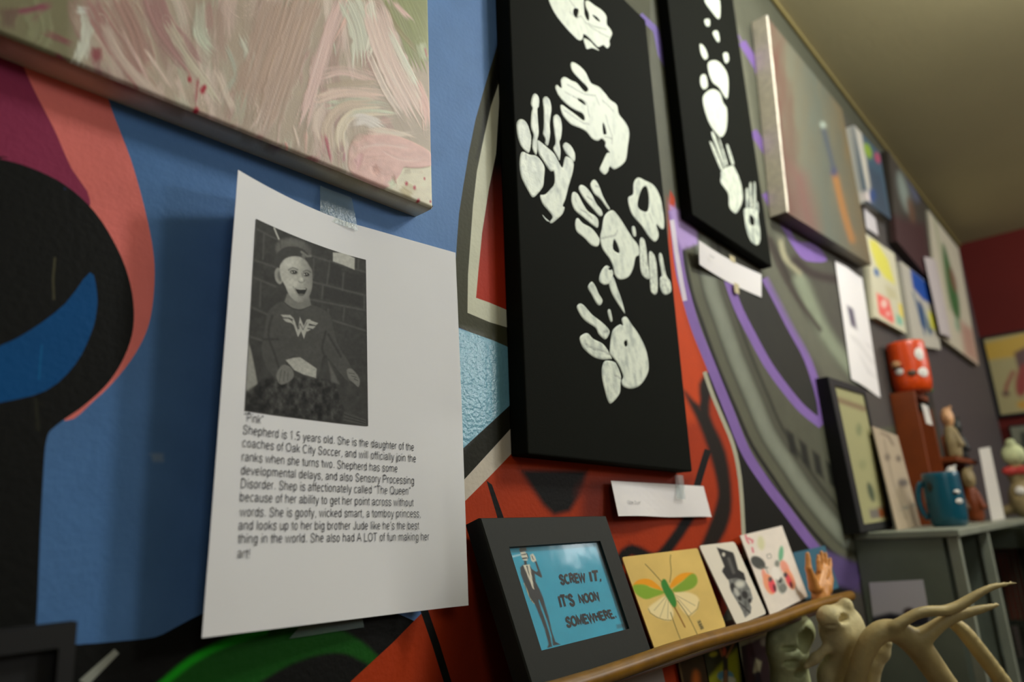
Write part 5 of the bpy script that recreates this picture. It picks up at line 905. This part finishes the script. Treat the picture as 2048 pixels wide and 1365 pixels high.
# black frame at the left end of the ledge
bc = quad([(-170, 1262), (157, 1243), (166, 1400), (-170, 1440)], (0.366, 0.366, 0.360, 0.360)); bc = drop_to(bc, LZ) if False else bc
bf = thing('dark_box_frame', 'black box frame standing at the dark end of the ledge', 'picture frame', tuple(bc[3]))
bz = [np.array([bc[0][0], bc[0][1], bc[1][2]]), bc[1], np.array([bc[1][0], bc[2][1], LZ]), np.array([bc[0][0], bc[2][1], LZ])]
picture_frame(bf, bz, (0.12, 0.12, 0.12, 0.12), 0.018, M['deep_black'])
sheet('backing', [p + np.array([0, 0.006, 0]) for p in bz], 0.004, None, M['deep_black'], bf, 2, 2)

# ------------------------------------------------------------------ photographs pinned below the ledge
def pinned(name, label, q, paint, nx=20, ny=20):
    return tag(sheet(name, quad(q, D - 0.004), 0.0006, paint, M['gloss_print'], None, nx, ny), label, 'photograph' if 'photo' in name else 'paper')
pinned('paper_sheet', 'pale grey paper pinned below the ledge under the insect card', [(1212, 1352), (1320, 1318), (1338, 1400), (1240, 1440)], Paint(S(126, 118, 112)), 4, 4)
OP = Paint(S(40, 24, 10)).ell(1392, 1362, 7, 20, S(150, 74, 18), 0, 8).line([(1357, 1318), (1372, 1400)], 2, S(90, 70, 40), 1)
pinned('photograph', 'dark photo with an orange glow pinned below the ledge', [(1352, 1308), (1404, 1290), (1424, 1390), (1372, 1410)], OP)
gz = lambda q: K(1150, 1230, 4.551, q)
PP = Paint(S(28, 28, 14)).poly(gz([(1390, 380), (1480, 300), (1500, 640), (1170, 640), (1300, 480)]), S(124, 126, 20), 6).ell(*gz([(1260, 360)])[0], 8, 5, S(150, 144, 30), -15, 3).ell(*gz([(1370, 560)])[0], 16, 11, S(70, 120, 140), 0, 3).ell(*gz([(1400, 600)])[0], 14, 8, S(170, 170, 150), 0, 3).line(gz([(1368, 400), (1372, 520), (1370, 620)]), 10, S(40, 34, 30), 2).ell(*gz([(1358, 335)])[0], 4, 9, S(170, 70, 46), 0, 2).line(gz([(1380, 390), (1450, 250)]), 3, S(150, 100, 60), 1.5).line(gz([(1340, 380), (1310, 270)]), 3, S(150, 90, 56), 1.5).line(gz([(1372, 520), (1372, 640)]), 7, S(120, 84, 56), 2)
pinned('photograph', 'photo of a person with raised arms on bright green grass', [(1402, 1290), (1474, 1268), (1494, 1380), (1424, 1402)], PP, 40, 40)
WP = Paint(S(150, 150, 122)).poly(gz([(1510, 290), (1745, 190), (1790, 640), (1545, 700)]), S(42, 28, 32), 2).poly(gz([(1645, 400), (1700, 430), (1680, 530), (1620, 530)]), S(150, 144, 112), 3).ell(*gz([(1715, 240)])[0], 6, 10, S(110, 104, 90), 0, 4).line(gz([(1665, 540), (1665, 640)]), 10, S(24, 24, 34), 3).line(gz([(1580, 300), (1600, 620)]), 8, S(58, 32, 40), 4)
pinned('photograph', 'white bordered photo of a pale figure on dark ground', [(1472, 1276), (1534, 1255), (1552, 1380), (1490, 1402)], WP, 40, 40)

# ------------------------------------------------------------------ bones on the low bookcase
BZ = CZ - 0.300
bk = thing('bookcase', 'low dark wooden bookcase under the ledge carrying the bones', 'bookcase', (0.95, 0, 0))
box('top_board', (0.62, -0.30, BZ - 0.02), (1.22, -0.002, BZ), M['wood'], bk, 0.002)
for x in (0.62, 1.20): box('side_panel', (x, -0.29, 0.0), (x + 0.02, -0.002, BZ - 0.02), M['wood'], bk)
for z in (0.08, 0.46, 0.82): box('shelf_board', (0.64, -0.28, z), (1.20, -0.004, z + 0.018), M['wood'], bk)
box('back_panel', (0.64, -0.004, 0.0), (1.20, -0.001, BZ - 0.02), M['wood'], bk)
def E_(px, py, d, rx, ry, rz_): p = atd(px, py, d); k = d / F; return ('e', p, (rx * k, ry * k, rz_ * k))
def foot(p, r): return ('c', p, np.array([p[0], p[1], BZ + r]), r, r)
sk1 = [E_(1574, 1300, .83, 44, 40, 58), E_(1596, 1262, .83, 34, 32, 34), E_(1581, 1365, .83, 44, 38, 60), foot(atd(1586, 1400, .83), .022), ('-',) + E_(1552, 1272, .812, 18, 22, 16), ('-',) + E_(1614, 1286, .812, 16, 24, 26), ('-',) + E_(1582, 1300, .806, 18, 22, 6), ('-',) + E_(1586, 1328, .806, 12, 20, 8), ('-',) + E_(1602, 1350, .808, 12, 20, 7)]
tag(blob('animal_skull', sk1, M['bone_green'], None, 0.008, 0.0026), 'pale greenish animal skull tucked under the ledge beside the white bordered photo', 'skull')
sk2 = [E_(1678, 1262, .80, 40, 38, 50), E_(1660, 1236, .79, 26, 26, 24), E_(1704, 1262, .80, 26, 26, 44), E_(1690, 1322, .80, 36, 34, 54), E_(1668, 1360, .80, 36, 32, 40)] + chain([(1650, 1300, 9), (1630, 1318, 8), (1612, 1334, 6)], .79) + chain([(1686, 1222, 12), (1692, 1210, 13)], .80) + chain([(1716, 1330, 16), (1700, 1380, 22)], .80) + [foot(atd(1680, 1390, .80), .022), ('-',) + E_(1688, 1238, .783, 17, 22, 9), ('-',) + E_(1642, 1262, .776, 14, 20, 14), ('-',) + E_(1667, 1252, .776, 8, 16, 3), ('-',) + E_(1712, 1308, .784, 10, 20, 12)]
tag(blob('animal_skull', sk2, M['bone'], None, 0.007, 0.0024), 'cream coloured animal skull standing upright between the ledge and the antler', 'skull')
def smooth_chain(pts, d): return chain([tuple(q) for q in smooth_poly(pts, 3, False)], d)
an1 = smooth_chain([(1690, 1420, 17), (1702, 1385, 17), (1714, 1348, 17.5), (1726, 1312, 18), (1742, 1281, 19), (1764, 1263, 19), (1790, 1263, 20), (1815, 1276, 23), (1838, 1297, 24), (1862, 1330, 23), (1892, 1372, 22), (1930, 1420, 21)], .76)
an1 += smooth_chain([(1786, 1256, 11), (1812, 1240, 9), (1835, 1228, 9), (1860, 1223, 9), (1890, 1222, 9), (1915, 1214, 9), (1940, 1199, 8), (1968, 1182, 6), (1995, 1172, 4.5), (2032, 1166, 2.2)], .752)
an1 += smooth_chain([(1836, 1282, 20), (1862, 1263, 14), (1885, 1246, 11), (1910, 1235, 9), (1940, 1225, 8), (1970, 1217, 6), (1999, 1209, 2.4)], .757)
p_ = atd(1690, 1420, .76); an1.append(('c', p_, np.array([p_[0], p_[1], BZ + .012]), .012, .012))
tag(blob('antler', an1, M['antler'], None, 0.003, 0.0022), 'large forked tan antler curving over the dark metal unit', 'antler')
an2 = smooth_chain([(1898, 1240, 10), (1926, 1262, 14), (1958, 1302, 15), (1990, 1344, 15), (2030, 1400, 16), (2060, 1450, 16)], .80) 
tag(blob('antler', an2, M['antler'], None, 0.002, 0.0028), 'straight slender antler slanting down behind the forked antler', 'antler')
kn = chain([(1770, 1286, 13, .79), (1762, 1306, 16, .79), (1748, 1330, 15, .79), (1740, 1400, 13, .79)]) + chain([(1728, 1228, 14, .82), (1736, 1226, 13, .82)]) ; p_ = atd(1740, 1400, .79)
tag(blob('bone', kn[:3] + [('c', p_, np.array([p_[0], p_[1], BZ + .008]), .008, .008)], M['bone'], None, 0.004, 0.002), 'knobbly bone standing under the curve of the forked antler', 'bone')

# ------------------------------------------------------------------ grey metal unit along the mural wall
UZ = CZ - 0.031; UX0, UX1, UY = 1.345, 2.28, -0.158
un = thing('metal_unit', 'grey metal storage unit with open sides against the mural wall', 'cabinet', (UX0, 0, 0))
box('top_panel', (UX0 - .004, UY - .004, UZ - 0.012), (UX1, -0.002, UZ), M['metal_light'], un, 0.002)
box('side_panel', (UX0, -0.135, 0.05), (UX0 + 0.004, -0.002, UZ - 0.012), M['metal'], un)
for x in (UX0, 1.62, UX1 - .02): box('post', (x, UY, 0.0), (x + 0.018, UY + 0.016, UZ - 0.012), M['metal_light'], un, 0.001)
for x in (UX0, UX1 - .02): box('post', (x, -0.02, 0.0), (x + .018, -0.004, 0.06), M['metal'], un)
box('back_panel', (UX0 + .004, -0.006, 0.05), (UX1, -0.003, UZ - .012), M['metal_dark'], un)
for z in (0.25, 0.75, 1.12): box('shelf', (UX0 + .004, UY + .016, z), (UX1, -0.007, z + 0.012), M['metal_dark'], un)
box('divider', (1.63, UY + .02, 0.26), (1.634, -0.01, UZ - .012), M['metal'], un)
def atxx(q, x): return [atx(px, py, x) for px, py in q]
WS = Paint(S(140, 138, 142, 2.6)).ell(1818, 1228, 13, 12, S(44, 20, 16), 0, 4).poly([(1740, 1236), (1780, 1226), (1815, 1232), (1860, 1224), (1860, 1260), (1740, 1260)], S(36, 36, 44), 5)
tag(sheet('notice_sheet', atxx([(1738, 1166), (1846, 1160), (1862, 1250), (1748, 1254)], UX0 - .0016), 0.0006, WS, M['print'], None, 30, 24), 'pale grey notice sheet stuck on the end of the metal unit', 'paper')
# on top of it: certificate frame, drawing, orange cubby and its things
def put(c): return drop_to(c, UZ)
c1 = put(lean_quad([(1656, 752), (1730, 776), (1788, 1054), (1722, 1066)], 0.378, 0.371))
cfm = thing('certificate_frame', 'tall black framed certificate standing on the metal unit', 'picture frame', tuple(c1[3]))
_, ci, cn_ = picture_frame(cfm, c1, (0.13, 0.05, 0.06, 0.05), 0.026, M['deep_black'])
CE = Paint(S(152, 148, 106, 1.1)).line([(1676, 800), (1728, 818)], 10, S(104, 86, 64), 4).poly([(1738, 1020), (1774, 1014), (1778, 1034), (1742, 1038)], S(90, 84, 78), 3).poly([(1756, 1018), (1768, 1016), (1772, 1034), (1760, 1036)], S(120, 62, 22), 3).ell(1742, 985, 6, 20, S(58, 66, 48), -16, 4).ell(1718, 860, 6, 12, S(104, 108, 76), 0, 4).ell(1725, 930, 8, 10, S(120, 120, 84), 0, 4)
sheet('certificate', [p - cn_ * 0.003 for p in ci], 0.001, CE, M['print'], cfm, 24, 50)
DR = Paint(S(158, 142, 120, 1.2)).line([(1762, 866), (1776, 872), (1786, 890)], 4, S(96, 84, 70), 2).ell(1775, 915, 5, 7, S(84, 74, 64), 0, 3).ell(1797, 918, 5, 6, S(84, 74, 64), 0, 3).ell(1806, 966, 10, 8, S(84, 76, 70), 0, 4).line([(1768, 880), (1785, 960), (1812, 1040)], 2, S(110, 100, 84), 2).line([(1800, 1020), (1830, 1010)], 3, S(96, 100, 92), 2)
tag(sheet('drawing_card', put(lean_quad([(1744, 846), (1794, 866), (1841, 1046), (1794, 1053)], 0.368, 0.352)), 0.002, DR, M['print'], None, 24, 40), 'cream card with a pencil face drawing beside the black certificate frame', 'card')
OX0, OX1, OY0, OZ1 = 1.78, 2.22, -0.052, CZ + 0.262
ob = thing('orange_cubby', 'burnt orange wooden cubby box standing on the metal unit', 'box', (OX0, 0, UZ))
box('end_panel', (OX0, OY0, UZ), (OX0 + .012, -0.002, OZ1), M['brown_orange'], ob, 0.001)
box('end_panel', (OX1 - .012, OY0, UZ), (OX1, -0.002, OZ1 - .07), M['brown_orange'], ob, 0.001)
box('back_panel', (OX0 + .012, -0.008, UZ), (OX1 - .012, -0.002, OZ1 - .02), M['brown_orange'], ob)
box('top_panel', (OX0 + .012, OY0, OZ1 - .012), (OX0 + .14, -0.008, OZ1), M['brown_orange'], ob)
box('inner_shelf', (OX0 + .152, OY0 - .03, UZ + .14), (OX1 - .012, -0.008, UZ + .15), M['brown_orange'], ob)
box('divider', (OX0 + .14, OY0, UZ), (OX0 + .15, -0.008, OZ1 - .03), M['brown_orange'], ob)
# orange monster cup on the cubby
def bright_cup(name, label, base, r, h, m, marks):
    t = thing(name, label, 'mug', base)
    lathe('cup', [(0.0, 0), (r * .8, 0), (r * .93, h * .05), (r, h * .2), (r * 1.02, h * .55), (r * .98, h * .9), (r * .97, h * .985), (r * .94, h), (r * .90, h * .985), (r * .90, h * .3), (0, h * .12)], base, m, t, 36)
    ctr = np.array(base); va = math.atan2(CAM[1] - ctr[1], CAM[0] - ctr[0])
    for nm, a0, z, w, hh, mm in marks:
        a = va + math.radians(a0); V = []; n = 14
        for rad_, up in ((0.0, .0022), (.6, .0018), (1.0, .0004)):
            for i in range(n):
                th = 2 * math.pi * i / n; q = a + rad_ * w / 2 / r * math.cos(th); rr = r * 1.02 + up; V.append((ctr[0] + rr * math.cos(q), ctr[1] + rr * math.sin(q), ctr[2] + z * h + rad_ * hh / 2 * math.sin(th)))
        mesh_obj(nm, V, [(k * n + i, k * n + (i + 1) % n, (k + 1) * n + (i + 1) % n, (k + 1) * n + i) for k in range(2) for i in range(n)], mm, t, smooth=True)
    return t, va
ocz = OZ1; ocp = (OX0 + 0.058, -0.058 + 0.02, ocz)
oc, va = bright_cup('monster_cup', 'bright orange cup with a monster face on top of the cubby', (OX0 + .046, -0.043, ocz), 0.041, 0.118, M['orange'],
    [('eye', -38, .56, .026, .016, M['peach']), ('eye', -30, .40, .020, .016, M['white']), ('mouth', 5, .34, .020, .014, M['dark_brown']), ('tooth', 38, .70, .022, .030, M['white']), ('tooth', 40, .34, .026, .022, M['white']), ('brow', -36, .48, .030, .005, M['black'])])
# teal mug in front
mb = (1.585, -0.106, UZ); mr, mh = 0.0325, 0.100
tm, va = bright_cup('teal_mug', 'teal mug with a small face and handle on the metal unit', mb, mr, mh, M['teal_glaze'], [('eye', 42, .62, .014, .008, M['white']), ('tooth', 44, .45, .016, .010, M['white']), ('mark', -38, .74, .012, .018, M['metal_dark']), ('mark', 34, .60, .010, .006, M['black'])])
hd = va - math.radians(82); hp = []
for i in range(13):
    t = math.radians(-80 + 160 * i / 12); rr = mr * .92 + 0.014 * math.cos(t); hp.append((mb[0] + rr * math.cos(hd), mb[1] + rr * math.sin(hd), mb[2] + mh * .5 + 0.034 * math.sin(t)))
tube('handle', hp, 0.0055, M['teal_glaze'], tm, 10)
# trinkets in the cubby
def on(px, py, Y, z): p = at(px, py, Y); return np.array([p[0], p[1], z])
def figure(name, label, m, base, h, w, extra=(), cat='figurine'):
    b = np.array(base); t = thing(name, label, cat, tuple(b))
    blob('body', [('e', b + (0, 0, h * .3), (w * .5, w * .45, h * .3)), ('c', b + (0, 0, w * .3), b + (0, 0, h * .55), w * .42, w * .3), ('c', b + (0, -w * .25, h * .5), b + (w * .3, -w * .5, h * .25), w * .14, w * .12), ('c', b + (-w * .2, -w * .3, h * .5), b + (-w * .35, -w * .5, h * .25), w * .14, w * .12)], m, t, 0.005, 0.0028)
    hm = extra[0] if extra else m
    blob('head', [('e', b + (0, 0, h * .78), (w * .36, w * .36, h * .2)), ('e', b + (-w * .34, -w * .1, h * .76), (w * .1, w * .12, h * .06)), ('c', b + (-w * .1, -w * .3, h * .98), b + (0, 0, h * .9), w * .08, w * .14)], hm, t, 0.004, 0.0025)
    return t
SHZ = UZ + .15
figure('figurine', 'brown figurine with white face in the lower bay of the cubby', M['dark_brown'], (OX0 + .045, -0.084, UZ), 0.125, 0.036, (M['white'],))
figure('figurine', 'khaki figurine on the upper shelf of the orange cubby', M['khaki'], (OX0 + .265, -0.062, SHZ), 0.13, 0.04, (M['peach'],))
figure('figurine', 'black figurine at the back end of the orange cubby shelf', M['black'], (OX0 + .355, -0.062, SHZ), 0.11, 0.036, (M['metal_dark'],))
figure('figurine', 'brown figurine with khaki hair in the bay beside the divider', M['brown_orange'], (OX0 + .235, -0.084, UZ), 0.128, 0.04, (M['khaki'],))
tag(sheet('white_tag', [np.array(p) for p in ((OX0 + .02, -0.060, OZ1 - .03), (OX0 + .075, -0.060, OZ1 - .03), (OX0 + .075, -0.062, OZ1 - .075), (OX0 + .02, -0.062, OZ1 - .075))], 0.002, None, M['white'], None, 2, 2), 'small white tag on the front of the orange cubby', 'tag')
gb = thing('green_box', 'green box with dark lower half behind the orange cup', 'box', (OX0 + .30, -0.036, OZ1 - .1))
box('lid', (OX0 + .155, -0.051, SHZ + .165), (OX0 + .225, -0.009, SHZ + .215), M['green'], gb, 0.002); box('body', (OX0 + .157, -0.049, SHZ + .0005), (OX0 + .215, -0.010, SHZ + .165), M['metal_dark'], gb, 0.001)
tag(sheet('paper_sheet', put(lean_quad([(1958, 898), (1980, 894), (2010, 1038), (1984, 1042)], 0.300, 0.294)), 0.0006, None, M['white'], None, 4, 4), 'narrow white paper standing at the far end of the metal unit', 'paper')

# ------------------------------------------------------------------ wire fronted cabinet by the red wall
KX, KY0, KY1 = 2.30, -0.85, -0.02
kb = thing('wire_cabinet', 'grey cabinet with wire mesh doors in front of the red wall', 'cabinet', (KX, KY0, 0))
box('top_panel', (KX - .004, KY0, UZ - .016), (KX + .45, KY1, UZ - .002), M['metal'], kb, 0.002)
for y in (KY1 - .03, (KY0 + KY1) / 2, KY0): box('door_post', (KX, y, 0.0), (KX + .02, y + .03, UZ - .016), M['metal'], kb, 0.001)
for z in (UZ - .075, 0.62, 0.04): box('rail', (KX, KY0, z), (KX + .018, KY1, z + .055), M['metal'], kb, 0.001)
box('back_panel', (KX + .43, KY0, 0.02), (KX + .45, KY1, UZ - .016), M['metal_dark'], kb)
for z in (0.05, 0.70, 1.20): box('shelf', (KX + .03, KY0, z), (KX + .43, KY1, z + .012), M['metal_dark'], kb)
def mesh_wires():
    V = []; Fc = []
    def bar(a_, b_, r=0.0011):
        a_ = np.array(a_); b_ = np.array(b_); o = len(V); d = b_ - a_; d /= np.linalg.norm(d); s1 = np.cross(d, (1, 0, 0)); s2 = np.array((1.0, 0, 0))
        for p in (a_, b_):
            for k in ((1, 1), (-1, 1), (-1, -1), (1, -1)): V.append(p + r * (s1 * k[0] + s2 * k[1]))
        Fc.extend([(o + i, o + (i + 1) % 4, o + 4 + (i + 1) % 4, o + 4 + i) for i in range(4)])
    z0, z1 = 0.675, UZ - .075; y = KY0 + .03
    while y < KY1 - .03: bar((KX + .012, y, z0), (KX + .012, y, z1)); y += 0.012
    z = z0
    while z < z1: bar((KX + .0142, KY0 + .03, z), (KX + .0142, KY1 - .03, z)); z += 0.012
    o = mesh_obj('wire_mesh', V, Fc, M['wire'], kb); o['kind'] = 'stuff'
mesh_wires()
ORD = ('first', 'second', 'third', 'fourth', 'fifth', 'sixth', 'seventh')
R = random.Random(5); y = KY1 - .035; i = 0
BC = [('dark red', (110, 34, 18)), ('brown', (70, 48, 30)), ('black', (20, 20, 18)), ('rust', (130, 50, 24)), ('grey', (84, 78, 66)), ('olive', (66, 62, 36))]
for z0 in (1.212, 0.712):
    y = KY1 - .036
    for j in range(7):
        w = R.uniform(.035, .06); h = R.uniform(.15, .19); nm, c = BC[(i * 5 + j * 2) % 6]; i += 1
        t = thing('book', f'{nm} book, {ORD[j]} from the mural wall, on the {"upper" if z0 > 1 else "lower"} shelf of the wire cabinet', 'book', (KX + .06, y - w, z0), 'books behind the wire mesh')
        mm = mat('book_cover', S(*c), .6); yy = y
        box('cover', (KX + .06, yy - w, z0), (KX + .24, yy - .002, z0 + h), mm, t, 0.002); box('pages', (KX + .064, yy - w + .004, z0 + h - .001), (KX + .236, yy - .006, z0 + h + .001), M['white'], t); y -= w + .003
# on the cabinet: rag doll-like figurine
fg = thing('bow_figurine', 'khaki figurine with a red bow on the wire cabinet', 'figurine', (KX + .07, -0.135, UZ - .002)); fb = np.array((KX + .07, -0.145, UZ - .002))
blob('body', [('e', fb + (0, 0, .05), (.034, .034, .05)), ('e', fb + (0, 0, .115), (.026, .026, .03)), ('c', fb + (0, -.02, .03), fb + (0, -.055, .02), .014, .012), ('c', fb + (0, .02, .03), fb + (0, .05, .02), .014, .012)], M['khaki'], fg, .008, .004)
blob('head', [('e', fb + (0, 0, .168), (.026, .028, .030)), ('e', fb + (-.01, .0, .20), (.012, .012, .012))], M['bone_green'], fg, .006, .004)
blob('bow', [('e', fb + (-.028, -.016, .125), (.01, .02, .012)), ('e', fb + (-.028, .012, .125), (.01, .02, .012))], M['red_bow'], fg, .003, .003)
blob('button', [('e', fb + (-.034, 0, .072), (.008, .012, .012))], M['white'], fg, .003, .003)

# ------------------------------------------------------------------ framed posters on the red wall
def red_wall_poster(label, q, paint, bars):
    c = [atx(px, py, XR - 0.02) for px, py in q]; z1 = (c[0][2] + c[1][2]) / 2; z0 = (c[2][2] + c[3][2]) / 2; ya = (c[0][1] + c[3][1]) / 2; yb = (c[1][1] + c[2][1]) / 2
    c = [np.array((XR - .02, ya, z1)), np.array((XR - .02, yb, z1)), np.array((XR - .02, yb, z0)), np.array((XR - .02, ya, z0))]
    t = thing('poster_frame', label, 'picture frame', (XR, ya, z0)); _, i_, n_ = picture_frame(t, c, bars, 0.018, M['deep_black']); sheet('poster', [p - n_ * .003 for p in i_], .002, paint, M['gloss_print'], t, 40, 40)
RP = Paint(S(138, 128, 88)).poly([(1960, 690), (2120, 650), (2130, 700), (1970, 722)], S(160, 130, 48), 4).poly([(2028, 706), (2060, 690), (2070, 740), (2040, 750)], S(74, 50, 48), 4).ell(2046, 760, 14, 34, S(118, 40, 34), 10, 5).line([(2026, 745), (2014, 770), (2010, 790)], 7, S(120, 56, 46), 3).ell(2012, 788, 8, 5, S(80, 62, 50), 0, 3).ell(2046, 810, 12, 8, S(160, 120, 40), 0, 5)
red_wall_poster('black framed cream and yellow poster on the red wall', [(1965, 677), (2130, 642), (2140, 822), (1989, 834)], RP, (0.05, 0.03, 0.05, 0.03))
red_wall_poster('pale framed print lower on the red wall', [(2026, 850), (2150, 838), (2160, 990), (2040, 996)], Paint(S(100, 100, 84)).poly([(2040, 865), (2140, 855), (2150, 975), (2050, 985)], S(40, 44, 36), 4), (0.02, 0.02, 0.02, 0.02))
